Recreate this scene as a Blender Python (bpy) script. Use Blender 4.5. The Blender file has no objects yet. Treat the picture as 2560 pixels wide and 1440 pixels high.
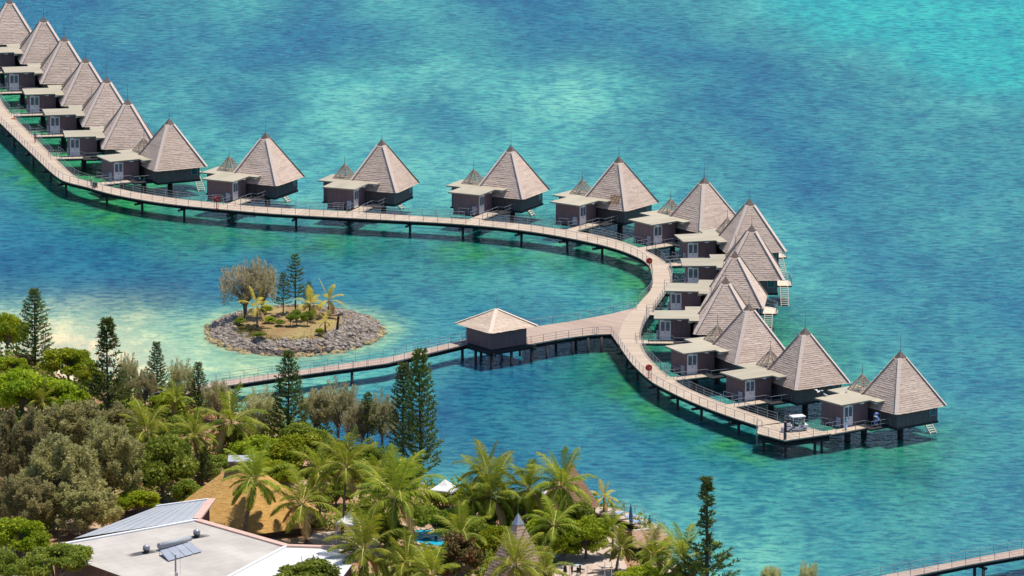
import bpy, math, random
import numpy as np
from mathutils import Vector, Matrix
R = math.radians
scene = bpy.context.scene
COL = scene.collection
rng = random.Random(7)
# ------------------------------------------------------------------ camera model (a long lens high above the lagoon)
FPX, CAMH, PITCH = 17600.0, 215.0, R(12.0)
FW = np.array([0, math.cos(PITCH), -math.sin(PITCH)]); UP = np.array([0, math.sin(PITCH), math.cos(PITCH)])
CAM = np.array([0., 0., CAMH])
def ray(u, v):
    return FW + np.array([1., 0, 0]) * (u - 1280) / FPX + UP * (720 - v) / FPX
def at(u, v, z=0.0):
    """the place at height z that the survey photo shows at u, v"""
    d = ray(u, v); t = (z - CAMH) / d[2]
    p = CAM + d * t
    return Vector((p[0], p[1], z))
def onplane(u, v, a, b, c):
    n = (b - a).cross(c - a); d = Vector(ray(u, v)); o = Vector(CAM)
    return o + d * ((a - o).dot(n) / d.dot(n))
def scl(p):
    return FPX / float((np.array(p) - CAM) @ FW)
# ------------------------------------------------------------------ mesh builder
class MB:
    def __init__(s): s.v = []; s.f = []; s.m = []; s.uv = None
    def face(s, pts, m=0):
        i = len(s.v); s.v += [tuple(p) for p in pts]; s.f.append(tuple(range(i, i + len(pts)))); s.m.append(m)
    def box(s, x0, x1, y0, y1, z0, z1, m=0):
        i = len(s.v)
        s.v += [(x0,y0,z0),(x1,y0,z0),(x1,y1,z0),(x0,y1,z0),(x0,y0,z1),(x1,y0,z1),(x1,y1,z1),(x0,y1,z1)]
        for q in ((0,3,2,1),(4,5,6,7),(0,1,5,4),(1,2,6,5),(2,3,7,6),(3,0,4,7)):
            s.f.append(tuple(i + k for k in q)); s.m.append(m)
        return s
    def obox(s, c, ax, ay, az, m=0):
        c = Vector(c); ax = Vector(ax); ay = Vector(ay); az = Vector(az); i = len(s.v)
        for sz in (-1, 1):
            for sx, sy in ((-1,-1),(1,-1),(1,1),(-1,1)): s.v.append(tuple(c + ax*sx + ay*sy + az*sz))
        for q in ((0,3,2,1),(4,5,6,7),(0,1,5,4),(1,2,6,5),(2,3,7,6),(3,0,4,7)):
            s.f.append(tuple(i + k for k in q)); s.m.append(m)
    def tube(s, pts, rad, seg=8, m=0, cap=True):
        pts = [Vector(p) for p in pts]; n = len(pts)
        if not hasattr(rad, '__len__'): rad = [rad] * n
        base = len(s.v)
        for k, p in enumerate(pts):
            d = (pts[min(k+1, n-1)] - pts[max(k-1, 0)]).normalized()
            a = d.cross(Vector((0,0,1)) if abs(d.z) < .9 else Vector((1,0,0))).normalized(); b = d.cross(a)
            for j in range(seg):
                t = 2*math.pi*j/seg
                s.v.append(tuple(p + (a*math.cos(t) + b*math.sin(t)) * rad[k]))
        for k in range(n-1):
            for j in range(seg):
                o = base + k*seg; j2 = (j+1) % seg
                s.f.append((o+j, o+seg+j, o+seg+j2, o+j2)); s.m.append(m)
        if cap:
            s.f.append(tuple(base + j for j in range(seg))); s.m.append(m)
            s.f.append(tuple(base + (n-1)*seg + j for j in reversed(range(seg)))); s.m.append(m)
    def prism(s, poly, z0, z1, m=0, ms=None):
        n = len(poly); i = len(s.v)
        a = sum(poly[k][0]*poly[(k+1)%n][1] - poly[(k+1)%n][0]*poly[k][1] for k in range(n))
        if a < 0: poly = poly[::-1]
        s.v += [(p[0], p[1], z0) for p in poly] + [(p[0], p[1], z1) for p in poly]
        s.f.append(tuple(i + n + k for k in range(n))); s.m.append(m)
        s.f.append(tuple(i + k for k in reversed(range(n)))); s.m.append(m if ms is None else ms)
        for k in range(n):
            k2 = (k+1) % n
            s.f.append((i+k, i+k2, i+n+k2, i+n+k)); s.m.append(m if ms is None else ms)
    def ball(s, c, r, m=0, nu=8, nv=6, jit=0, rg=None):
        c = Vector(c); r = Vector((r,r,r)) if not hasattr(r, '__len__') else Vector(r); base = len(s.v)
        for a in range(nv+1):
            th = math.pi*a/nv
            for b in range(nu):
                ph = 2*math.pi*b/nu; q = 1 + (rg.uniform(-jit, jit) if jit else 0)
                s.v.append((c.x + r.x*q*math.sin(th)*math.cos(ph), c.y + r.y*q*math.sin(th)*math.sin(ph), c.z + r.z*q*math.cos(th)))
        for a in range(nv):
            for b in range(nu):
                b2 = (b+1) % nu
                s.f.append((base+a*nu+b, base+(a+1)*nu+b, base+(a+1)*nu+b2, base+a*nu+b2)); s.m.append(m)
    def mesh(s, name, mats, smooth=False):
        me = bpy.data.meshes.new(name); me.from_pydata(s.v, [], s.f)
        for mt in (mats if isinstance(mats, (list, tuple)) else [mats]): me.materials.append(mt)
        me.polygons.foreach_set('material_index', s.m)
        if smooth: me.polygons.foreach_set('use_smooth', [True]*len(s.f))
        if s.uv is not None:
            l = me.uv_layers.new(name='uv'); l.data.foreach_set('uv', [c for f in s.uv for p in f for c in p])
        me.update(); return me
    def build(s, name, mats, parent=None, smooth=False, loc=None):
        return link(name, s.mesh(name, mats, smooth), parent, loc)
def link(name, data, parent=None, loc=None):
    o = bpy.data.objects.new(name, data); COL.objects.link(o)
    if parent is not None: o.parent = parent
    if loc is not None: o.location = loc
    return o
def tag(o, label=None, cat=None, group=None, kind=None):
    if label: o['label'] = label
    if cat: o['category'] = cat
    if group: o['group'] = group
    if kind: o['kind'] = kind
    return o
def thing(name, loc, label, cat, rz=0, group=None):
    o = link(name, None, None, loc); o.rotation_euler = (0, 0, rz); o.empty_display_size = .5
    return tag(o, label, cat, group)
def copy_tree(o, parent=None):
    c = o.copy(); COL.objects.link(c); c.parent = parent
    for ch in list(o.children): copy_tree(ch, c)
    return c
# ------------------------------------------------------------------ materials
def _new(name):
    m = bpy.data.materials.new(name); m.use_nodes = True; nt = m.node_tree
    return m, nt, nt.nodes, nt.links, nt.nodes['Principled BSDF']
def mat(name, c1, c2=None, scale=2.0, rough=.8, bump=0.0, bscale=None, detail=4, spec=.3, metal=0.0, stretch=None, vary=0.0):
    m, nt, N, L, B = _new(name)
    B.inputs['Roughness'].default_value = rough; B.inputs['Metallic'].default_value = metal
    B.inputs['Specular IOR Level'].default_value = spec
    if c2 is None and not bump:
        B.inputs['Base Color'].default_value = (*c1, 1); return m
    tc = N.new('ShaderNodeTexCoord'); mp = N.new('ShaderNodeMapping'); L.new(tc.outputs['Object'], mp.inputs[0])
    if stretch: mp.inputs['Scale'].default_value = stretch
    n = N.new('ShaderNodeTexNoise'); n.inputs['Scale'].default_value = scale; n.inputs['Detail'].default_value = detail
    L.new(mp.outputs[0], n.inputs[0])
    r = N.new('ShaderNodeValToRGB'); r.color_ramp.elements[0].position = .32; r.color_ramp.elements[1].position = .68
    r.color_ramp.elements[0].color = (*c1, 1); r.color_ramp.elements[1].color = (*(c2 or c1), 1)
    L.new(n.outputs[0], r.inputs[0]); L.new(r.outputs[0], B.inputs['Base Color'])
    if vary:      # every copy weathered a little differently
        oi = N.new('ShaderNodeObjectInfo'); h = N.new('ShaderNodeHueSaturation'); v = N.new('ShaderNodeMapRange'); v.inputs[3].default_value = 1-vary; v.inputs[4].default_value = 1+vary
        L.new(oi.outputs['Random'], v.inputs[0]); L.new(v.outputs[0], h.inputs['Value']); L.new(r.outputs[0], h.inputs['Color']); L.new(h.outputs[0], B.inputs['Base Color'])
        a3 = N.new('ShaderNodeVectorMath'); a3.operation = 'ADD'; s3 = N.new('ShaderNodeMath'); s3.operation = 'MULTIPLY'; s3.inputs[1].default_value = 53; L.new(oi.outputs['Random'], s3.inputs[0]); L.new(mp.outputs[0], a3.inputs[0]); L.new(s3.outputs[0], a3.inputs[1]); L.new(a3.outputs[0], n.inputs[0])
    if bump:
        n2 = N.new('ShaderNodeTexNoise'); n2.inputs['Scale'].default_value = bscale or scale*4; n2.inputs['Detail'].default_value = 3
        L.new(mp.outputs[0], n2.inputs[0])
        b = N.new('ShaderNodeBump'); b.inputs['Strength'].default_value = bump; b.inputs['Distance'].default_value = .1
        L.new(n2.outputs[0], b.inputs['Height']); L.new(b.outputs[0], B.inputs['Normal'])
    return m
def leaf_mat(name, c1, c2, c3, trans=.35, nscale=.6, rough=.55):
    """leaves: each leaf its own tint, clumps of a second tint, light passing through"""
    m, nt, N, L, B = _new(name)
    g = N.new('ShaderNodeNewGeometry'); oi = N.new('ShaderNodeObjectInfo'); tc = N.new('ShaderNodeTexCoord')
    n = N.new('ShaderNodeTexNoise'); n.inputs['Scale'].default_value = nscale; L.new(tc.outputs['Object'], n.inputs[0])
    m1 = N.new('ShaderNodeMix'); m1.data_type = 'RGBA'; m1.inputs[6].default_value = (*c1,1); m1.inputs[7].default_value = (*c2,1)
    L.new(g.outputs['Random Per Island'], m1.inputs[0])
    m2 = N.new('ShaderNodeMix'); m2.data_type = 'RGBA'; L.new(m1.outputs[2], m2.inputs[6]); m2.inputs[7].default_value = (*c3,1)
    mr = N.new('ShaderNodeMapRange'); mr.inputs[1].default_value = .45; mr.inputs[2].default_value = .7; mr.inputs[4].default_value = .8
    L.new(n.outputs[0], mr.inputs[0]); L.new(mr.outputs[0], m2.inputs[0])
    h = N.new('ShaderNodeHueSaturation'); L.new(m2.outputs[2], h.inputs['Color'])
    v = N.new('ShaderNodeMapRange'); v.inputs[3].default_value = .8; v.inputs[4].default_value = 1.2; L.new(oi.outputs['Random'], v.inputs[0]); L.new(v.outputs[0], h.inputs['Value'])
    v2 = N.new('ShaderNodeMapRange'); v2.inputs[3].default_value = .485; v2.inputs[4].default_value = .512; L.new(oi.outputs['Random'], v2.inputs[0]); L.new(v2.outputs[0], h.inputs['Hue'])
    L.new(h.outputs[0], B.inputs['Base Color']); B.inputs['Roughness'].default_value = rough; B.inputs['Specular IOR Level'].default_value = .18
    t = N.new('ShaderNodeBsdfTranslucent'); L.new(h.outputs[0], t.inputs[0])
    mx = N.new('ShaderNodeMixShader'); mx.inputs[0].default_value = trans
    L.new(B.outputs[0], mx.inputs[1]); L.new(t.outputs[0], mx.inputs[2]); L.new(mx.outputs[0], N['Material Output'].inputs[0])
    return m
M = {}
def shingle_mat(name, ca, cb, cc):
    """weathered shingles: each tile its own tint, broad weather stains"""
    m, nt, N, L, B = _new(name)
    g = N.new('ShaderNodeNewGeometry'); tc = N.new('ShaderNodeTexCoord')
    m1 = N.new('ShaderNodeMix'); m1.data_type = 'RGBA'; m1.inputs[6].default_value = (*ca,1); m1.inputs[7].default_value = (*cb,1)
    L.new(g.outputs['Random Per Island'], m1.inputs[0])
    oi = N.new('ShaderNodeObjectInfo')
    ad = N.new('ShaderNodeVectorMath'); ad.operation = 'ADD'; L.new(tc.outputs['Object'], ad.inputs[0])
    sc = N.new('ShaderNodeMath'); sc.operation = 'MULTIPLY'; sc.inputs[1].default_value = 97; L.new(oi.outputs['Random'], sc.inputs[0]); L.new(sc.outputs[0], ad.inputs[1])
    n = N.new('ShaderNodeTexNoise'); n.inputs['Scale'].default_value = .55; n.inputs['Detail'].default_value = 6; L.new(ad.outputs[0], n.inputs[0])
    mr = N.new('ShaderNodeMapRange'); mr.inputs[1].default_value = .5; mr.inputs[2].default_value = .78; mr.inputs[4].default_value = .75; L.new(n.outputs[0], mr.inputs[0])
    m2 = N.new('ShaderNodeMix'); m2.data_type = 'RGBA'; L.new(mr.outputs[0], m2.inputs[0]); L.new(m1.outputs[2], m2.inputs[6]); m2.inputs[7].default_value = (*cc,1)
    mz = N.new('ShaderNodeMapping'); mz.inputs['Scale'].default_value = (.35,.35,5.5); L.new(ad.outputs[0], mz.inputs[0])
    n4 = N.new('ShaderNodeTexNoise'); n4.inputs['Scale'].default_value = .8; n4.inputs['Detail'].default_value = 4; L.new(mz.outputs[0], n4.inputs[0])
    r4 = N.new('ShaderNodeMapRange'); r4.inputs[1].default_value = .35; r4.inputs[2].default_value = .65; r4.inputs[3].default_value = .80; r4.inputs[4].default_value = 1.0; L.new(n4.outputs[0], r4.inputs[0])
    m4 = N.new('ShaderNodeMix'); m4.data_type = 'RGBA'; m4.blend_type = 'MULTIPLY'; m4.inputs[0].default_value = 1; L.new(m2.outputs[2], m4.inputs[6]); L.new(r4.outputs[0], m4.inputs[7]); m2 = m4
    h = N.new('ShaderNodeHueSaturation'); L.new(m2.outputs[2], h.inputs['Color'])
    v = N.new('ShaderNodeMapRange'); v.inputs[3].default_value = .9; v.inputs[4].default_value = 1.08; L.new(oi.outputs['Random'], v.inputs[0]); L.new(v.outputs[0], h.inputs['Value'])
    L.new(h.outputs[0], B.inputs['Base Color']); B.inputs['Roughness'].default_value = .9; B.inputs['Specular IOR Level'].default_value = .15
    n2 = N.new('ShaderNodeTexNoise'); n2.inputs['Scale'].default_value = 9; L.new(tc.outputs['Object'], n2.inputs[0])
    b = N.new('ShaderNodeBump'); b.inputs['Strength'].default_value = .35; b.inputs['Distance'].default_value = .05; L.new(n2.outputs[0], b.inputs['Height']); L.new(b.outputs[0], B.inputs['Normal'])
    return m
M['thatch'] = shingle_mat('weathered_shingle', (.64,.465,.36), (.72,.55,.435), (.55,.405,.32))
M['ridge'] = mat('ridge_thatch', (.66,.515,.425), (.74,.59,.49), 6, .9, .5)
M['gate_thatch'] = shingle_mat('fresh_shingle', (.56,.42,.32), (.66,.51,.39), (.50,.39,.30))
M['gate_ridge'] = mat('fresh_ridge', (.68,.55,.42), (.74,.61,.48), 6, .9, .4)
M['cap'] = mat('dull_copper', (.15,.105,.085), (.20,.14,.11), 5, .6)
M['flat'] = mat('roof_sheet', (.36,.315,.23), (.44,.385,.285), .6, .75, .15, 12, stretch=(1,.25,1), vary=.10)
M['fascia'] = mat('roof_edge', (.30,.28,.22), None)
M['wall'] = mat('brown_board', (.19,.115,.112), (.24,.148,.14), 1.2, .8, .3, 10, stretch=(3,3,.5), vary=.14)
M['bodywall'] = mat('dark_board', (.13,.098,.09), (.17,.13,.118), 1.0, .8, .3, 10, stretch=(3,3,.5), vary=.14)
M['dark'] = mat('dark_timber', (.022,.02,.022), (.04,.036,.036), 2, .8)
M['white'] = mat('white_paint', (.66,.66,.66), (.76,.75,.73), 1.5, .5)
M['louvre'] = mat('dark_louvre', (.05,.055,.06), (.09,.095,.10), 8, .5, stretch=(.2,.2,3))  # dark colour of the slats themselves
M['glass'] = mat('window_glass', (.04,.10,.11), None, rough=.08, spec=.8)
M['lattice'] = mat('grey_pole', (.24,.19,.15), (.38,.31,.25), 3, .8)
M['steel'] = mat('rail_steel', (.50,.48,.45), None, rough=.4, metal=.5)
M['rail'] = mat('rail_grey', (.33,.33,.34), None, rough=.45, metal=.3)
M['pale'] = mat('pale_timber', (.58,.49,.38), (.68,.58,.46), 3, .8)
M['box'] = mat('grey_cabinet', (.42,.45,.50), None, rough=.5)
M['red'] = mat('red_paint', (.62,.05,.03), (.5,.04,.03), 4, .5)
M['orange'] = mat('orange_paint', (.8,.16,.05), None, rough=.5)
M['column'] = mat('wet_concrete', (.035,.03,.03), (.06,.052,.05), 2, .7)
M['skin'] = mat('skin', (.30,.16,.10), None, rough=.6)
M['hair'] = mat('hair', (.02,.015,.012), None, rough=.6)
# decking: boards across the path, from the arc length stored in the uv
def deck_mat(name, ca, cb, board=.30):
    m, nt, N, L, B = _new(name)
    uv = N.new('ShaderNodeUVMap'); sx = N.new('ShaderNodeSeparateXYZ'); L.new(uv.outputs[0], sx.inputs[0])
    def math_(op, a, b=None):
        n = N.new('ShaderNodeMath'); n.operation = op
        for k, q in enumerate((a, b)):
            if q is None: continue
            if isinstance(q, (int, float)): n.inputs[k].default_value = q
            else: L.new(q, n.inputs[k])
        return n.outputs[0]
    def boards(w):
        s = math_('DIVIDE', sx.outputs[0], w); fl = math_('FLOOR', s); fr = math_('FRACT', s)
        wn = N.new('ShaderNodeTexWhiteNoise'); wn.noise_dimensions = '1D'; L.new(fl, wn.inputs['W'])
        return wn.outputs['Value'], fr
    v1, f1 = boards(board); v2, f2 = boards(2.4)
    tc = N.new('ShaderNodeTexCoord'); n = N.new('ShaderNodeTexNoise'); n.inputs['Scale'].default_value = .35; n.inputs['Detail'].default_value = 5; L.new(tc.outputs['Object'], n.inputs[0])
    t = math_('ADD', math_('ADD', math_('MULTIPLY', v1, .4), math_('MULTIPLY', v2, .3)), math_('MULTIPLY', n.outputs[0], .35))
    r = N.new('ShaderNodeValToRGB'); r.color_ramp.elements[0].color = (*ca,1); r.color_ramp.elements[1].color = (*cb,1)
    r.color_ramp.elements[0].position = .1; r.color_ramp.elements[1].position = .95; L.new(t, r.inputs[0])
    gap = math_('MAXIMUM', math_('LESS_THAN', f1, .07), math_('LESS_THAN', f2, .025))
    mx = N.new('ShaderNodeMix'); mx.data_type = 'RGBA'; L.new(r.outputs[0], mx.inputs[6]); mx.inputs[7].default_value = (.16,.12,.10,1)
    L.new(gap, mx.inputs[0]); L.new(mx.outputs[2], B.inputs['Base Color']); B.inputs['Roughness'].default_value = .85; B.inputs['Specular IOR Level'].default_value = .2
    return m
M['deck'] = deck_mat('sunbleached_decking', (.42,.32,.235), (.585,.47,.36))
M['deck_pink'] = deck_mat('pinkish_decking', (.37,.265,.205), (.485,.365,.29))
# ------------------------------------------------------------------ thatched bungalow (local x along the walkway, y towards the sea)
def shingle_roof(mb, half0, z0, half1, z1, courses, tiles, rg, m=0):
    for c in range(courses):
        a = c/courses; b = (c+1)/courses
        ha = half0 + (half1-half0)*a + .075; hb = half0 + (half1-half0)*b + .0
        za = z0 + (z1-z0)*a - .02; zb = z0 + (z1-z0)*b + .02
        n = max(2, int(tiles*(1-a*(1-half1/half0))))
        for side in range(4):
            ca, sa = [(1,0),(0,1),(-1,0),(0,-1)][side]
            for k in range(n):
                u0, u1 = -1+2*k/n, -1+2*(k+1)/n
                d = rg.uniform(-.02,.03); e = rg.uniform(0,.022)
                def P(u, h, z, o=0): return ((h+o)*ca - u*h*sa, (h+o)*sa + u*h*ca, z)
                p0, p1, p2, p3 = P(u0,ha,za-d,e), P(u1,ha,za-d,e), P(u1,hb,zb), P(u0,hb,zb)
                i = len(mb.v); mb.v += [p0,p1,p2,p3]; mb.f.append((i,i+1,i+2,i+3)); mb.m.append(m)
                q0, q1 = P(u0,ha-.07,za-d-.02), P(u1,ha-.07,za-d-.02)
                mb.v += [q0,q1]; mb.f.append((i,i+4,i+5,i+1)); mb.m.append(m)
def hips(mb, half0, z0, half1, z1, w, m=0):
    for sx, sy in ((1,1),(1,-1),(-1,1),(-1,-1)):
        a = Vector((half0*sx+.03*sx, half0*sy+.03*sy, z0)); b = Vector((half1*sx, half1*sy, z1))
        n = 26
        for k in range(n):
            p = a.lerp(b, k/n); q = a.lerp(b, (k+1.08)/n); d = (q-p)
            side = d.cross(Vector((0,0,1))).normalized(); nn = side.cross(d).normalized()
            if nn.z < 0: nn = -nn
            mb.obox((p+q)/2 + nn*(.02 + .008*(k % 2)), d/2, side*w, nn*.025, m)
ROOF_RG = random.Random(3)
def make_bungalow():
    T = thing('overwater_bungalow', (0,0,0), 'proto', 'bungalow', 0, 'thatched bungalows along the curved boardwalk')
    mb = MB(); shingle_roof(mb, 4.36, 5.0, .55, 11.42, 26, 26, ROOF_RG)
    hips(mb, 4.36, 5.02, .55, 11.42, .27, 1); roof = mb.build('roof', [M['thatch'], M['ridge']], T)
    mb = MB(); h = 4.32
    mb.face([(-h,-h,5.0),(-h,h,5.0),(h,h,5.0),(h,-h,5.0)]); mb.build('soffit', M['dark'], roof)
    mb = MB(); z0, z1, h = 11.36, 12.3, .62
    for k in range(4):
        c = [(-h,-h),(h,-h),(h,h),(-h,h)]; mb.face([(*c[k],z0),(*c[(k+1)%4],z0),(.06*c[(k+1)%4][0],.06*c[(k+1)%4][1],z1),(.06*c[k][0],.06*c[k][1],z1)])
    mb.build('roof_cap', M['cap'], roof)
    mb = MB(); mb.tube([(0,0,12.2),(0,0,13.2),(0,0,14.7)], [.036,.02,.010], 6); mb.build('spire', M['cap'], roof)
    # flat sheet roof over entry and bathroom
    poly = [(-5.7,-10.0),(-.2,-10.0),(-.2,-5.1),(1.25,-5.1),(1.25,-3.62),(-3.62,-3.62),(-3.62,-.3),(-8.3,-.3),(-8.3,-5.6),(-5.7,-5.6)]
    mb = MB(); mb.prism(poly, 6.06, 6.26, 0, 1); fr = mb.build('flat_roof', [M['flat'], M['fascia']], T)
    mb = MB()
    for (x0,x1,y0,y1) in ((-5.1,-.8,-9.35,-4.9),(-7.7,-3.66,-4.9,-.9)): mb.box(x0,x1,y0,y1,2.9,6.05)
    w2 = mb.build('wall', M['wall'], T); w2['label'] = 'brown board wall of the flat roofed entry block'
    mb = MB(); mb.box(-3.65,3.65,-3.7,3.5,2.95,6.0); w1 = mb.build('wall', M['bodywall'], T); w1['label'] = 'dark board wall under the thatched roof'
    mb = MB(); mb.box(-3.75,3.75,-3.8,3.6,2.68,2.94); mb.box(-7.8,-3.76,-5.2,-.8,2.7,2.89); mb.box(-5.2,-.7,-9.45,-5.21,2.7,2.89)
    mb.build('floor_frame', M['dark'], T)
    # louvred double door, facing the ramp
    mb = MB(); mb.box(-.795,-.70,-9.2,-7.62,3.1,5.85); mb.box(-.70,-.66,-9.13,-7.69,3.16,3.2); d = mb.build('door', M['white'], T)
    mb = MB()
    for y0 in (-9.02, -8.32):
        for k in range(7): mb.box(-.698,-.66,y0,y0+.52,4.42+k*.18,4.42+k*.18+.13)
    mb.build('louvre', M['louvre'], d)
    mb = MB(); mb.box(-.70,-.62,-8.46,-8.36,4.05,4.25); mb.build('handle', M['rail'], d)
    def window(axis, c, a0, a1, z0, z1):
        mb = MB(); g = MB(); t = .07
        if axis == 'x':
            s = 1 if c > 0 else -1
            for (p,q,r_,s_) in ((a0,a1,z0,z0+t),(a0,a1,z1-t,z1),(a0,a0+t,z0+t,z1-t),(a1-t,a1,z0+t,z1-t)): mb.box(min(c,c+.06*s),max(c,c+.06*s),p,q,r_,s_)
            g.box(min(c,c+.03*s),max(c,c+.03*s),a0+t,a1-t,z0+t,z1-t)
        else:
            s = 1 if c > 0 else -1
            for (p,q,r_,s_) in ((a0,a1,z0,z0+t),(a0,a1,z1-t,z1),(a0,a0+t,z0+t,z1-t),(a1-t,a1,z0+t,z1-t)): mb.box(p,q,min(c,c+.06*s),max(c,c+.06*s),r_,s_)
            g.box(a0+t,a1-t,min(c,c+.03*s),max(c,c+.03*s),z0+t,z1-t)
        o = mb.build('window', M['rail'], T); g.build('pane', M['glass'], o)
    window('x', 3.651, 2.05, 3.15, 3.75, 5.0)
    window('y', -3.701, .6, 2.4, 4.75, 5.5)
    window('y', 3.501, -2.6, 2.6, 3.1, 5.2)
    # porch floor and ramp, joined to the boardwalk
    mb = MB(); mb.box(-.69,2.6,-7.2,-3.81,2.84,3.05); mb.build('porch_floor', M['dark'], T)  # dark material carries the roof's shade; the deck itself continues the ramp
    for y0 in (-12.9, -11.45, -10.0, -8.6):
        pass
    mb = MB(); uv = []
    mb.box(-.5,1.5,-13.2,-7.21,2.96,3.085)
    mb.uv = [[(mb.v[i][1], mb.v[i][0]) for i in f] for f in mb.f]
    mb.build('ramp', M['deck'], T)
    mb = MB(); mb.box(-.45,-.3,-13.0,-7.25,2.72,2.95); mb.box(1.3,1.45,-13.0,-7.25,2.72,2.95); mb.build('ramp_beam', M['dark'], T)
    def rail(pts, parent, step=2.0, h=1.05):
        mb = MB(); zt = [Vector(p) + Vector((0,0,h)) for p in pts]
        mb.tube(zt, .03, 5); mb.tube([Vector(p) + Vector((0,0,h*.5)) for p in pts], .022, 4)
        for a, b in zip(pts[:-1], pts[1:]):
            a = Vector(a); b = Vector(b); n = max(1, round((b-a).length/step))
            for k in range(n+1):
                p = a.lerp(b, k/n); mb.tube([p - Vector((0,0,.1)), p + Vector((0,0,h))], .04, 5)
        return mb.build('railing', M['rail'], parent)
    rail([(1.46,-12.4,3.08),(1.46,-7.3,3.08),(2.5,-7.15,3.05),(2.5,-3.85,3.05)], T)
    rail([(-.45,-12.6,3.08),(-.45,-10.2,3.08),(-3.4,-10.9,3.08)], T, 1.6)
    mb = MB(); mb.box(-1.75,-1.1,-9.62,-9.36,3.05,4.3); mb.box(-1.7,-1.15,-9.64,-9.62,3.1,4.25); mb.build('meter_box', M['box'], T)
    for (x,y) in ((-.35,-8.9),(-.35,-6.4),(.9,-4.9)):
        mb = MB(); mb.box(x-.17,x+.17,y-.28,y+.28,5.93,6.05); mb.build('eave_lamp', M['white'], T)
    for (x,y) in ((.3,-.1),(-2.6,-6.9),(-4.2,-2.6)):
        mb = MB(); mb.tube([(x,y,-2.5),(x,y,2.7)], .42, 14); mb.build('column', M['column'], T, True)
    # open lattice pyramid on the flat roof
    mb = MB(); cx, cy, z0, h, za = -5.4, -1.95, 6.3, 1.4, 8.45; A = Vector((cx,cy,za))
    C4 = [(-h,-h),(h,-h),(h,h),(-h,h)]
    for k in range(4):
        a = Vector((cx+C4[k][0], cy+C4[k][1], z0)); b = Vector((cx+C4[(k+1)%4][0], cy+C4[(k+1)%4][1], z0))
        mb.tube([a, A], .075, 4); mb.tube([a.lerp(b,.33), A], .05, 4); mb.tube([a.lerp(b,.67), A], .05, 4)
        for j in range(7):
            t = j/7.5; mb.tube([a.lerp(A,t), b.lerp(A,t)], .05 if j else .07, 4)
    lt = mb.build('lattice_pyramid', M['lattice'], T)
    mb = MB(); mb.tube([A-Vector((0,0,.15)), A+Vector((0,0,1.3))], [.05,.02], 5); mb.build('spire', M['cap'], lt)
    # bathing platform and steps to the water on the seaward side
    pl = [(-.9,3.62),(-.9,6.0),(-3.2,6.05)] + [(-3.2-2.6*math.sin(R(a)), 3.62+2.43*math.cos(R(a))) for a in (20,40,60,80)] + [(-5.8,3.62)]
    mb = MB(); mb.prism(pl, 2.84, 3.06, 0, 1); pf = mb.build('bathing_platform', [M['pale'], M['dark']], T)
    rail([(p[0]*.98, p[1]*.985, 3.06) for p in pl[1:-1]], pf, 1.4)
    mb = MB()
    for y in (4.25, 5.35): mb.obox((.45, y, 1.55), (1.42,0,-1.5), (0,.045,0), (.07,0,.07), 0)
    for k in range(11):
        t = (k+.5)/11; x = -.85+2.7*t; z = 2.95-2.85*t; mb.box(x-.1,x+.13,4.3,5.3,z-.03,z+.03)
    mb.build('steps', M['pale'], T)
    return T
# ------------------------------------------------------------------ bungalows
APEX = [((24,-5),9),((109,41),10),((160.5,89),9),((214,142),9),((267,192),9),((319,246),7),((423,296),27),((664,331),63),((954.5,348),68),
        ((1277.5,363),63),((1547.5,391),54),((1760.5,443),39),((1874.5,497),13),((1879.5,562),2),((1837.5,627),-5),((1814.5,692),-1),((1872.5,759),27),((2013,819),32),((2251,877),38)]
HL = ['thatched bungalow farthest up the row, its roof tip cut by the top left corner',
 'second thatched bungalow from the top left corner, beside the straight boardwalk',
 'third thatched bungalow from the top left corner along the straight boardwalk',
 'fourth thatched bungalow from the top left corner, its ramp above the walker in blue',
 'fifth thatched bungalow from the top left, its ramp just below the walker in blue',
 'sixth thatched bungalow from the top left, last of the tightly overlapping far row',
 'thatched bungalow at the left bend of the boardwalk, beside the person with the dark trolley',
 'thatched bungalow behind the far red hose reel, first of the widely spaced row',
 'second bungalow of the widely spaced row, right of the one behind the red hose reel',
 'third bungalow of the widely spaced row, standing alone above the middle of the boardwalk arc',
 'fourth of the widely spaced bungalows, brown patch low on its left roof face',
 'thatched bungalow where the arc turns, left of the overlapping stack of roofs at the right',
 'farthest thatched bungalow of the overlapping stack at the right, above the middle red hose reel',
 'second from back of the stacked bungalows, side window and water steps showing',
 'third from back of the stacked bungalows, its rounded platform and railing showing',
 'bungalow opposite the boardwalk junction, fourth of the stacked roofs, no steps showing',
 'frontmost thatched bungalow of the overlapping stack, up the boardwalk from the near red hose reel',
 'second bungalow from the seaward end of the boardwalk, left of the last one',
 'last thatched bungalow at the end of the boardwalk, gulls standing on its flat roof']
ZD = 3.1
proto = make_bungalow(); HOUSE = []
for i, (uv_, ph) in enumerate(APEX):
    h = proto if i == 0 else copy_tree(proto)
    p = at(*uv_, 12.3); h.location = (p.x, p.y, 0); h.rotation_euler = (0, 0, R(ph - 90)); h['label'] = HL[i]; HOUSE.append(h)
def hw(i, x, y, z):
    """a point of house i in world space"""
    h = HOUSE[i]; a = h.rotation_euler.z; c, s = math.cos(a), math.sin(a)
    return Vector((h.location.x + x*c - y*s, h.location.y + x*s + y*c, z))
h = HOUSE[10]
mb = MB(); rgp = random.Random(4)
for k in range(70):
    x = rgp.uniform(.9,2.6); z = rgp.uniform(5.75,7.0); q = -(4.36 - (z-5.0)/6.42*3.81) - .11
    mb.face([(x-.13,q-.05,z-.2),(x+.13,q-.05,z-.2+rgp.uniform(-.03,.03)),(x+.12,q+.08,z+.1),(x-.12,q+.08,z+.1)])
M['patch'] = mat('brown_thatch_patch', (.36,.20,.09), (.50,.30,.15), 3, .9)
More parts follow.
